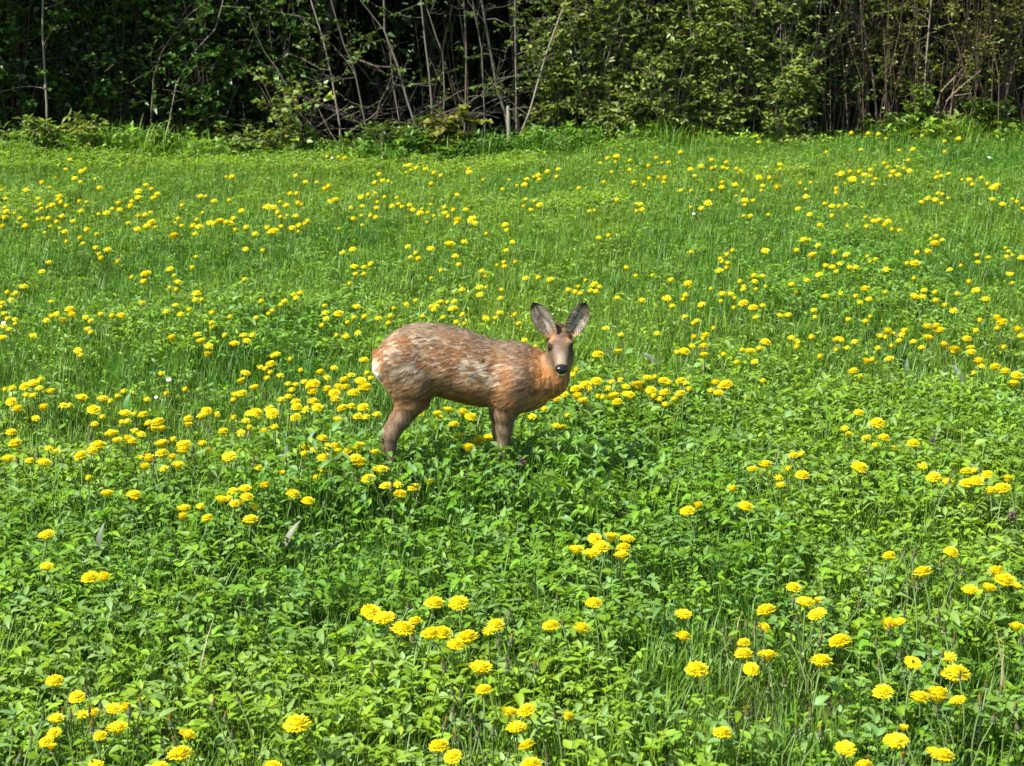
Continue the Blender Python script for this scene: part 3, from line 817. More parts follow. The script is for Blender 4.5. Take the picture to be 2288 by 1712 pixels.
def deer_field(p):
    x = p[..., 0]; y = p[..., 1]; z = p[..., 2]
    # trunk
    tx = (TRUNK[:, 0] - 850) / DS
    top = (1960 - TRUNK[:, 1]) / DS / DCOS; bot = (1960 - TRUNK[:, 2]) / DS / DCOS
    def ip(a): return np.interp(x, tx, a)
    cz = ip((top + bot) / 2); rz = np.maximum(ip((top - bot) / 2), 1e-3); ry = np.maximum(ip(TRUNK[:, 3]), 1e-3)
    # a little narrower along the spine than at the belly
    zz = (z - cz) / rz
    ryy = ry * (1 - 0.13 * np.clip(zz, -1, 1))
    r = np.sqrt((np.abs(y) / ryy) ** 2 + np.abs(zz) ** 2.0 + 1e-9)
    d = (r - 1) * np.minimum(ry, rz) * 0.9
    out = np.where((x < tx[0]) | (x > tx[-1]), np.minimum(np.abs(x - tx[0]), np.abs(x - tx[-1])) + 0.02, 0)
    d = np.maximum(d, 0) + out + np.minimum(d, 0) if False else np.where(out > 0, np.maximum(d, 0.01) + out, d)
    # near (-y) and far (+y) legs
    def leg(chain, k):
        nonlocal d
        e = None
        for (a, ra), (b, rb) in zip(chain[:-1], chain[1:]):
            c = sd_cone(p, a, b, ra, rb)
            e = c if e is None else smin(e, c, 0.015)
        d = smin(d, e, k)
    for s, dx, hx in ((-1, 0, 0), (1, -56, -38)):
        Y = 0.058 * s
        # hind leg: thigh, gaskin, hock, shank, hoof
        leg([(DP(420 + dx * .2, 640, Y * .7), .092), (DP(505 + dx * .4, 850, Y), .074), (DP(512 + dx * .6, 985, Y * 1.05), .053), (DP(405 + dx, 1160, Y), .0325), (DP(312 + dx, 1310, Y), .0235),
             (DP(298 + dx, 1390, Y), .0195), (DP(315 + dx, 1720, Y), .0150), (DP(330 + dx, 1800, Y), .0165), (DP(365 + dx, 1880, Y), .0145), (DP(385 + dx, 1935, Y), .0155)], 0.035)
        leg([(DP(290 + dx * .3, 690, Y * .7), .056), (DP(425 + dx * .5, 870, Y * .9), .050), (DP(475 + dx * .7, 1030, Y), .034)], 0.03)
        leg([(DP(425 + dx, 1110, Y), .018), (DP(276 + dx, 1290, Y), .0120), (DP(280 + dx, 1325, Y), .0150)], 0.02)      # heel string and point of the hock
        # foreleg
        leg([(DP(1400 + hx * .3, 800, Y * .8), .080), (DP(1350 + hx * .5, 980, Y * 1.0), .060), (DP(1308 + hx, 1100, Y * .95), .043), (DP(1300 + hx, 1250, Y * .9), .0310), (DP(1292 + hx, 1420, Y * .9), .0240),
             (DP(1290 + hx, 1500, Y * .9), .0225), (DP(1292 + hx, 1740, Y * .9), .0140), (DP(1294 + hx, 1800, Y * .9), .0160), (DP(1318 + hx, 1880, Y * .9), .0135), (DP(1332 + hx, 1935, Y * .9), .0150)], 0.03)
    # neck
    n = sd_cone(p, DP(1430, 780, 0), DP(1570, 800, -.01), .108, .094)
    n = smin(n, sd_cone(p, DP(1570, 800, -.01), DP(1705, 800, -.03), .094, .064), .03)
    n = smin(n, sd_cone(p, DP(1705, 800, -.03), DP(1782, 650, -.05), .064, .047), .03)
    n = smin(n, sd_cone(p, DP(1782, 650, -.05), HP(0.0, 0, -.005), .047, .038), .02)
    d = smin(d, n, 0.05)
    # head
    q = p - H0
    t = q @ HA; s = q @ HS; u = q @ HU
    hw = np.interp(t, HEADP[:, 0], HEADP[:, 1]); hu = np.interp(t, HEADP[:, 0], HEADP[:, 2]); hd = np.interp(t, HEADP[:, 0], HEADP[:, 3])
    hh = np.where(u > 0, hu, hd)
    wk = hw * (1 - 0.28 * np.clip(-u / np.maximum(hd, 1e-3), 0, 1) ** 2 - 0.12 * np.clip(u / np.maximum(hu, 1e-3), 0, 1) ** 2)
    r = (np.abs(s / wk) ** 2.3 + np.abs(u / hh) ** 2.3 + 1e-9) ** (1 / 2.3)
    e = (r - 1) * np.minimum(wk, hh) * 0.85
    o2 = np.where((t < -.045) | (t > .217), np.minimum(np.abs(t + .045), np.abs(t - .217)) + 0.01, 0)
    e = np.where(o2 > 0, np.maximum(e, 0.008) + o2, e)
    for sg in (-1, 1):
        br = np.linalg.norm(p - HP(EYE_T - .006, sg * .033, .027), axis=-1) - .0145            # brow
        e = smin(e, br, .016)
        soc = np.linalg.norm(p - HP(EYE_T + .006, sg * .052, .014), axis=-1) - .0125           # eye socket
        e = -smin(-e, soc, .008)
        e = smin(e, np.linalg.norm(p - HP(EYE_T + .005, sg * .031, -.022), axis=-1) - .018, .02)   # cheek
        e = smin(e, np.linalg.norm(p - HP(0.004, sg * .034, .022), axis=-1) - .018, .018)         # root of the ear
    e = smin(e, np.linalg.norm(p - HP(.188, 0, -.027), axis=-1) - .0165, .010)                     # chin
    d = smin(d, e, 0.028)
    # short tail hidden in the rump hair
    d = smin(d, sd_cone(p, DP(215, 590, 0), DP(190, 690, 0), .024, .016), .02)
    return d

def surface_net(fn, lo, hi, h):
    n = np.ceil((np.array(hi) - lo) / h).astype(int) + 1
    ax = [lo[i] + h * np.arange(n[i]) for i in range(3)]
    F = np.empty(n, np.float32)
    for i0 in range(0, n[0], 24):
        X, Y, Z = np.meshgrid(ax[0][i0:i0 + 24], ax[1], ax[2], indexing='ij')
        F[i0:i0 + 24] = fn(np.stack([X, Y, Z], -1))
    neg = F < 0
    cs = [(a, b, c) for a in (0, 1) for b in (0, 1) for c in (0, 1)]
    cnt = sum(neg[a:n[0] - 1 + a, b:n[1] - 1 + b, c:n[2] - 1 + c].astype(int) for a, b, c in cs)
    act = (cnt > 0) & (cnt < 8)
    ci = np.argwhere(act)
    vid = -np.ones(act.shape, int); vid[act] = np.arange(len(ci))
    acc = np.zeros((len(ci), 3)); num = np.zeros(len(ci))
    for a in cs:
        for axis in range(3):
            if a[axis]: continue
            b = list(a); b[axis] = 1
            fa = F[ci[:, 0] + a[0], ci[:, 1] + a[1], ci[:, 2] + a[2]]; fb = F[ci[:, 0] + b[0], ci[:, 1] + b[1], ci[:, 2] + b[2]]
            m = (fa < 0) != (fb < 0)
            t = np.where(m, fa / np.where(m, fa - fb, 1), 0)
            pt = np.tile(np.array(a, float), (len(ci), 1)); pt[:, axis] += t
            acc[m] += pt[m]; num += m
    v = np.array(lo) + h * (ci + acc / num[:, None])
    quads = []
    for axis in range(3):
        o1, o2 = [(1, 2), (2, 0), (0, 1)][axis]
        sl0 = [slice(None)] * 3; sl1 = [slice(None)] * 3
        sl0[axis] = slice(0, n[axis] - 1); sl1[axis] = slice(1, n[axis])
        ch = neg[tuple(sl0)] != neg[tuple(sl1)]
        e = np.argwhere(ch)
        e = e[(e[:, o1] > 0) & (e[:, o2] > 0) & (e[:, o1] < n[o1] - 1) & (e[:, o2] < n[o2] - 1)]
        d1 = np.zeros(3, int); d1[o1] = 1
        d2 = np.zeros(3, int); d2[o2] = 1
        q = np.stack([vid[tuple((e - d1 - d2).T)], vid[tuple((e - d2).T)], vid[tuple(e.T)], vid[tuple((e - d1).T)]], -1)
        flip = ~neg[tuple(e.T)]
        q[flip] = q[flip][:, ::-1]
        quads.append(q)
    return v, np.concatenate(quads)

def srgb(r, g, b):
    c = np.array([r, g, b]) / 255.0
    return np.where(c <= 0.04045, c / 12.92, ((c + 0.055) / 1.055) ** 2.4)

RUST, GREY, CREAM, BROWN, DARK = srgb(142, 94, 54), srgb(146, 126, 104), srgb(214, 200, 174), srgb(126, 97, 66), srgb(62, 48, 38)
ORANGE, LEGC, WHITE = srgb(174, 116, 62), srgb(116, 97, 76), srgb(232, 224, 205)
def mix(a, b, t):
    t = np.asarray(t)[..., None]
    return a * (1 - t) + b * t

def coat(p):
    """colour of the moulting spring coat at points p"""
    x, y, z = p[:, 0], p[:, 1], p[:, 2]
    n = len(p)
    zx = x * DS + 850; zy = 1960 - z * DS * DCOS - y * DSIN * DS
    big = noise3(np.stack([x * 9 + 3, y * 9, z * 13], -1)); mid = noise3(np.stack([x * 26, y * 26 + 9, z * 40], -1)); fine = noise3(np.stack([x * 60 + z * 50, y * 60, z * 150], -1))
    top = np.interp(zx, TRUNK[:, 0], TRUNK[:, 1]); bot = np.interp(zx, TRUNK[:, 0], TRUNK[:, 2])
    h = np.clip((zy - top) / (bot - top), -0.2, 1.6)            # 0 at the spine, 1 at the belly
    c = np.tile(BROWN, (n, 1))
    c = mix(c, RUST, 0.6 * sstep(.45, .66, big))
    c = mix(c, GREY, 0.85 * sstep(.25, .0, h))                                        # grey back
    c = mix(c, RUST, 0.7 * sstep(.10, .2, h) * sstep(.45, .3, h) * sstep(.5, .68, mid))
    band = np.exp(-((h - .52) / .16) ** 2) * sstep(880, 1000, zx) * sstep(1400, 1250, zx)     # pale winter hair on the flank
    thigh = np.exp(-(((zx - 480) / 130) ** 2 + ((zy - 690) / 120) ** 2))
    hip = np.exp(-(((zx - 620) / 110) ** 2 + ((zy - 470) / 60) ** 2))
    c = mix(c, CREAM * 0.82, np.clip(0.95 * band * sstep(.36, .6, fine * .5 + mid * .5) + 0.8 * thigh * sstep(.38, .6, mid) + .5 * hip * sstep(.4, .6, fine), 0, 1))
    c = mix(c, CREAM * 0.7, 0.55 * sstep(.58, .72, fine) * sstep(.05, .2, h) * sstep(.8, .5, h))
    c = mix(c, BROWN * np.array([.80, .72, .55]), 0.6 * sstep(.66, .9, h) * (zx < 1450))  # shade under the belly, painted into the coat colour
    patch = np.exp(-(((zx - 1330) / 70) ** 2 + ((zy - 800) / 120) ** 2))
    c = mix(c, ORANGE * .9, .8 * patch)
    c = mix(c, GREY * .95, .7 * np.exp(-(((zx - 1450) / 80) ** 2 + ((zy - 760) / 170) ** 2)))
    # neck
    nk = sstep(1500, 1640, zx + 90 * (mid - .5))
    c = mix(c, ORANGE, .85 * nk)
    c = mix(c, BROWN * 1.05, .55 * nk * sstep(.45, .6, mid))
    # rump and tail
    c = mix(c, RUST * 1.15, .8 * sstep(330, 200, zx) * sstep(760, 700, zy))
    c = mix(c, CREAM, .95 * sstep(262, 205, zx) * sstep(590, 640, zy) * sstep(900, 760, zy))
    # legs
    lg = sstep(1000, 1150, zy)
    lc = mix(np.tile(LEGC, (n, 1)), RUST * .9, .45 * sstep(.45, .65, mid) * sstep(1350, 1100, zy))
    c = mix(c, lc, lg)
    c = mix(c, np.tile(DARK * .5, (n, 1)), sstep(1895, 1905, zy))
    # head
    q = p - H0
    t = q @ HA; s = q @ HS; u = q @ HU
    hwid = np.interp(t, HEADP[:, 0], HEADP[:, 1]); hdn = np.interp(t, HEADP[:, 0], HEADP[:, 3])
    hd = sstep(-.03, .005, t) * sstep(1.6, 1.25, np.abs(s) / hwid) * sstep(1.35, 1.08, -u / hdn) * (t < .24)
    hc = np.tile(srgb(114, 94, 75), (n, 1))
    hc = mix(hc, srgb(84, 68, 55), .6 * sstep(.022, .034, np.abs(s)) * sstep(.09, .11, t) * (u > -.02))
    hc = mix(hc, srgb(100, 80, 64), .9 * sstep(.03, .012, np.abs(s)) * sstep(.08, .05, t) * (u > 0))       # dark crown
    brow = np.exp(-((t - .066) / .017) ** 2 - ((np.abs(s) - .036) / .014) ** 2) * (u > .005)
    hc = mix(hc, srgb(184, 126, 78), np.clip(1.2 * brow, 0, 1))
    hc = mix(hc, srgb(104, 80, 58), .7 * sstep(.03, .0, t))
    hc = mix(hc, srgb(158, 144, 124), .6 * sstep(.12, .15, t) * (u > 0) * sstep(.024, .006, np.abs(s)))      # pale bridge
    hc = mix(hc, srgb(104, 86, 70), .55 * np.exp(-((t - .115) / .018) ** 2) * (u > 0) * sstep(.024, .008, np.abs(s)))
    hc = mix(hc, srgb(150, 126, 96), .6 * sstep(-.005, -.03, u) * (t > .05))
    ring = np.sqrt((t - EYE_T - .004) ** 2 + (u - .015) ** 2)
    hc = mix(hc, srgb(46, 36, 30), .9 * sstep(.023, .017, ring) * (np.abs(s) > .030))
    hc = mix(hc, srgb(30, 26, 25), sstep(.187, .194, t) * (u > -.012))
    hc = mix(hc, WHITE * .95, sstep(.160, .176, t) * (u < -.0095))
    hc = mix(hc, srgb(60, 50, 44), np.exp(-((u + .0115) / .0028) ** 2) * (t > .165))
    c = mix(c, np.tile(srgb(112, 86, 62), (n, 1)), sstep(1640, 1690, zx) * sstep(560, 500, zy) * (t < .02))
    c = mix(c, hc, hd)
    return np.clip(c * (0.88 + 0.24 * fine)[:, None], 0.003, 1)

def build_ear(side):
    """a leaf shaped cup; side -1 is the ear on the viewer's left"""
    if side < 0:
        base, tip = DP(1722, 432, -.055), DP(1548, 148, -.04)
    else:
        base, tip = DP(1872, 424, -.055), DP(2012, 148, -.04)
    ax = tip - base; L = np.linalg.norm(ax); ax = ax / L
    fwd = np.array([0.18 * side, -1, 0.12]); fwd -= ax * (fwd @ ax); fwd /= np.linalg.norm(fwd)
    sd = np.cross(ax, fwd)
    nu, nv = 18, 13
    U = np.linspace(0, 1, nu); V = np.linspace(-1, 1, nv)
    prof = np.interp(U, [0, .12, .3, .5, .7, .85, .95, 1], [.020, .029, .037, .0395, .035, .0245, .0135, .002])
    bulge = np.interp(U, [0, .2, .5, 1], [0, .004, .006, 0]) * side * (1 if side > 0 else 1)
    P = []; C = []
    for iu, uu in enumerate(U):
        for vv in V:
            w = prof[iu]
            cup = (0.95 - .35 * uu)
            a = vv * 1.15
            pt = base + ax * L * uu + sd * (w * math.sin(a) / math.sin(1.15)) + fwd * w * cup * (1 - math.cos(a)) * 1.1 + ax * 0 - fwd * w * .35
            P.append(pt)
            cc = srgb(154, 146, 130)
            st = noise3(np.array([[vv * 5 + 20, uu * 3.0 + abs(vv) * 3, side * 3.0]]))[0]
            cc = mix(cc, srgb(74, 58, 45), np.array(.9 * sstep(.45, .62, st)))
            cc = mix(cc, srgb(70, 50, 36), np.array(.9 * sstep(.70, .92, abs(vv))))
            cc = mix(cc, srgb(52, 40, 33), np.array(.95 * sstep(.80, .92, uu)))
            cc = mix(cc, srgb(150, 104, 64), np.array(.8 * sstep(.2, .05, uu)))
            C.append(cc)
    P = np.array(P); C = np.array(C)
    # inner face and outer face joined at the rim: real thickness
    back = P - fwd * 0.0045
    Cb = np.tile(srgb(120, 92, 68), (len(P), 1)); Cb = mix(Cb, srgb(50, 40, 34), sstep(.78, .92, np.repeat(U, nv)))
    f = []
    for i in range(nu - 1):
        for j in range(nv - 1):
            q = (i * nv + j, i * nv + j + 1, (i + 1) * nv + j + 1, (i + 1) * nv + j)
            f.append(q); f.append(tuple(k + nu * nv for k in q[::-1]))
    rim = [i * nv for i in range(nu)] + [(nu - 1) * nv + j for j in range(1, nv)] + [i * nv + nv - 1 for i in range(nu - 2, -1, -1)]
    for a, b in zip(rim[:-1], rim[1:]):
        f.append((a, b, b + nu * nv, a + nu * nv)[::-1])
    # pale hair growing inwards from the rim
    g = Geo(); g.add(np.concatenate([P, back]), np.array(f), np.concatenate([C, Cb]))
    r = random.Random(3 + side)
    for _ in range(300):
        uu = r.uniform(.04, .78); sg = r.choice((-1, 1)); vv = sg * r.uniform(.25, 1.0)
        w = np.interp(uu, U, prof); a = vv * 1.15; cup = (.95 - .35 * uu)
        pt = base + ax * L * uu + sd * (w * math.sin(a) / math.sin(1.15)) + fwd * w * cup * (1 - math.cos(a)) * 1.1 - fwd * w * .35
        d = -sd * sg * r.uniform(.5, 1) + ax * r.uniform(.2, 1.0) + fwd * r.uniform(.15, .5)
        d /= np.linalg.norm(d); s2 = np.cross(d, fwd); s2 /= np.linalg.norm(s2)
        ln = r.uniform(.010, .022)
        g.add([pt - s2 * .0008, pt + s2 * .0008, pt + d * ln], [(0, 1, 2)], mix(srgb(178, 170, 150), srgb(90, 72, 56), np.array(r.random())))
    return g.mesh('ear', M_FUR, True)

def ellipsoid(g, c, axes, rad, col, nu=14, nv=10):
    A = [np.asarray(a, float) / np.linalg.norm(a) for a in axes]
    v = []; f = []
    for i in range(nv + 1):
        th = math.pi * i / nv
        for j in range(nu):
            ph = 2 * math.pi * j / nu
            v.append(np.asarray(c) + A[0] * rad[0] * math.sin(th) * math.cos(ph) + A[1] * rad[1] * math.sin(th) * math.sin(ph) + A[2] * rad[2] * math.cos(th))
    for i in range(nv):
        for j in range(nu):
            f.append((i * nu + j, (i + 1) * nu + j, (i + 1) * nu + (j + 1) % nu, i * nu + (j + 1) % nu))
    g.add(v, np.array(f), col)

def build_deer():
    v, q = surface_net(deer_field, np.array([-.36, -.30, -.01]), np.array([.56, .16, .80]), 0.0050)
    # relax the net a little
    ed = np.concatenate([q[:, [0, 1]], q[:, [1, 2]], q[:, [2, 3]], q[:, [3, 0]]])
    for _ in range(3):
        acc = np.zeros_like(v); num = np.zeros(len(v))
        np.add.at(acc, ed[:, 0], v[ed[:, 1]]); np.add.at(num, ed[:, 0], 1)
        np.add.at(acc, ed[:, 1], v[ed[:, 0]]); np.add.at(num, ed[:, 1], 1)
        v = v + 0.5 * (acc / num[:, None] - v)
    foot = at_height(1015, 1136, 0.0)
    root = thing('roe_deer', 'brown roe deer doe standing in the meadow with her head turned', 'deer', tuple(foot))
    body = link('body', mesh_np('deer_body', v, q, coat(v), M_HIDE, True), root)
    # ---- coat of short hairs, laid back along the body
    a, b, c = v[q[:, 0]], v[q[:, 1]], v[q[:, 2]]; d4 = v[q[:, 3]]
    fn = np.cross(c - a, d4 - b); ar = np.linalg.norm(fn, axis=1); fn /= ar[:, None] + 1e-12
    n = 95000
    fi = RNG.choice(len(q), n, p=ar / ar.sum())
    s, t = RNG.random((2, n, 1))
    p = (a[fi] * (1 - s) + b[fi] * s) * (1 - t) + (d4[fi] * (1 - s) + c[fi] * s) * t
    nn = fn[fi]
    zx = p[:, 0] * DS + 850; zy = 1960 - p[:, 2] * DS * DCOS - p[:, 1] * DSIN * DS
    hq = p - H0
    ht = hq @ HA; hs = hq @ HS; hu = hq @ HU
    head = (ht > -.04) & (np.abs(hs) < .07) & (hu > -.07) & (ht < .23) & (p[:, 1] < -.02) & (zx > 1600)
    leg = (zy > 1050)
    neck = (zx > 1520) & ~head
    flow = np.tile(np.array([-1.0, 0, -.28]), (n, 1))
    flow[:, 2] -= 0.6 * sstep(600, 350, zx) * sstep(500, 900, zy)
    nb = sstep(1440, 1640, zx)[:, None]; flow = flow * (1 - nb) + np.array([-.5, .1, -.85]) * nb
    lb = sstep(950, 1150, zy)[:, None]; flow = flow * (1 - lb) + np.array([-.12, 0, -1.]) * lb
    flow[head] = -HA + HU * .15
    rump = (zx < 290) & (zy < 900); flow[rump] = (-.5, 0, -.9)
    w1 = noise3(p * 16) - .5; w2 = noise3(p * 16 + 50) - .5
    flow = flow + np.where(head | leg, .12, .85)[:, None] * np.stack([w1 * .6, np.zeros(n), w2 * 1.5], -1) + RNG.normal(0, .10, (n, 3))
    flow -= nn * (flow * nn).sum(1)[:, None]
    flow /= np.linalg.norm(flow, axis=1)[:, None] + 1e-9
    L = np.where(head, .0055, np.where(leg, .009, np.where(neck, .015, .021))) * RNG.uniform(.7, 1.25, n)
    L[(zx < 240) & (zy > 580) & (zy < 850)] = .024
    lock0 = noise3(np.stack([p[:, 0] * 30, p[:, 1] * 70, (p[:, 2] - .3 * p[:, 0]) * 150], -1) + 3.0)
    keep = ~(head & (ht > .188)) & ~((np.sqrt((ht - EYE_T - .004) ** 2 + (hu - .015) ** 2) < .015) & head) & (zy < 1880)
    lift = np.where(head, .16, np.where(leg, .16, .20)) + np.where(head | leg, 0, .22) * (lock0 - .4) + .28 * np.clip(noise3(p * 30 + 9) - .35, 0, 1) * (~head) * (~leg)
    side = np.cross(nn, flow); wd = np.where(head, .0006, np.where(leg, .0007, .0012)) * RNG.uniform(.7, 1.3, n)
    mid = p + flow * (L * .5)[:, None] + nn * (L * .5 * lift)[:, None] * 1.15
    tip = p + flow * L[:, None] + nn * (L * lift)[:, None]
    cc = coat(p)
    ax_ = np.where(leg[:, None] | neck[:, None], np.stack([p[:, 0] * 120, p[:, 1] * 120, p[:, 2] * 28], -1), np.stack([p[:, 0] * 30, p[:, 1] * 70, (p[:, 2] - .3 * p[:, 0]) * 150], -1))
    lock = noise3(ax_ + 3.0)
    cc = cc * np.where(head, .7 + .55 * noise3(p * 160), .36 + 1.42 * lock)[:, None] * RNG.uniform(.8, 1.2, (n, 1))  # lock tones, with the shade of crevices between them painted in
    clump = noise3(np.stack([p[:, 0] * 42, p[:, 1] * 42, p[:, 2] * 75], -1))
    pale = (RNG.random(n) < (.10 + .45 * sstep(.52, .7, clump))) & ~head & (zy < 950) & (zx < 1480)
    tipc = cc * RNG.uniform(.95, 1.35, (n, 1))
    tipc[pale] = mix(cc[pale], CREAM, np.full(pale.sum(), .5)) * RNG.uniform(.85, 1.1, (pale.sum(), 1))
    k = np.where(keep)[0]
    V = np.stack([p[k] - side[k] * wd[k, None], p[k] + side[k] * wd[k, None], mid[k] + side[k] * wd[k, None], mid[k] - side[k] * wd[k, None], tip[k]], 1).reshape(-1, 3)
    Cc = np.stack([cc[k] * .75, cc[k] * .75, cc[k] * .97, cc[k] * .97, tipc[k]], 1).reshape(-1, 3)  # roots painted darker, deepening the shade between hairs
    i0 = np.arange(len(k)) * 5
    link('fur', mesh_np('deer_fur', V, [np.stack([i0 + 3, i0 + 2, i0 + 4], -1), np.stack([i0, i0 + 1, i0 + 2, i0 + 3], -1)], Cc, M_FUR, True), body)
    for sd_ in (-1, 1):
        link('ear', build_ear(sd_), root)
    for sg in (1, -1):
        g = Geo()
        ellipsoid(g, HP(EYE_T + .003, sg * .0375, .0150), [HS, HU, HA], (.0115, .0145, .0155), srgb(22, 16, 13))
        link('eye', g.mesh('eye', M_EYE, True), root)
    g = Geo()
    ellipsoid(g, HP(.202, 0, .001), [HS, HU, HA], (.0245, .0155, .0135), srgb(24, 21, 22), 20, 14)
    nose = link('nose', g.mesh('nose', M_NOSE, True), root)
    for sg in (1, -1):
        g = Geo(); ellipsoid(g, HP(.2125, sg * .0125, -.001), [HS, HU, HA], (.0052, .0034, .003), srgb(6, 5, 5), 10, 6)
        link('nostril', g.mesh('nostril', M_NOSE, True), nose)
    return root
DEER = build_deer()
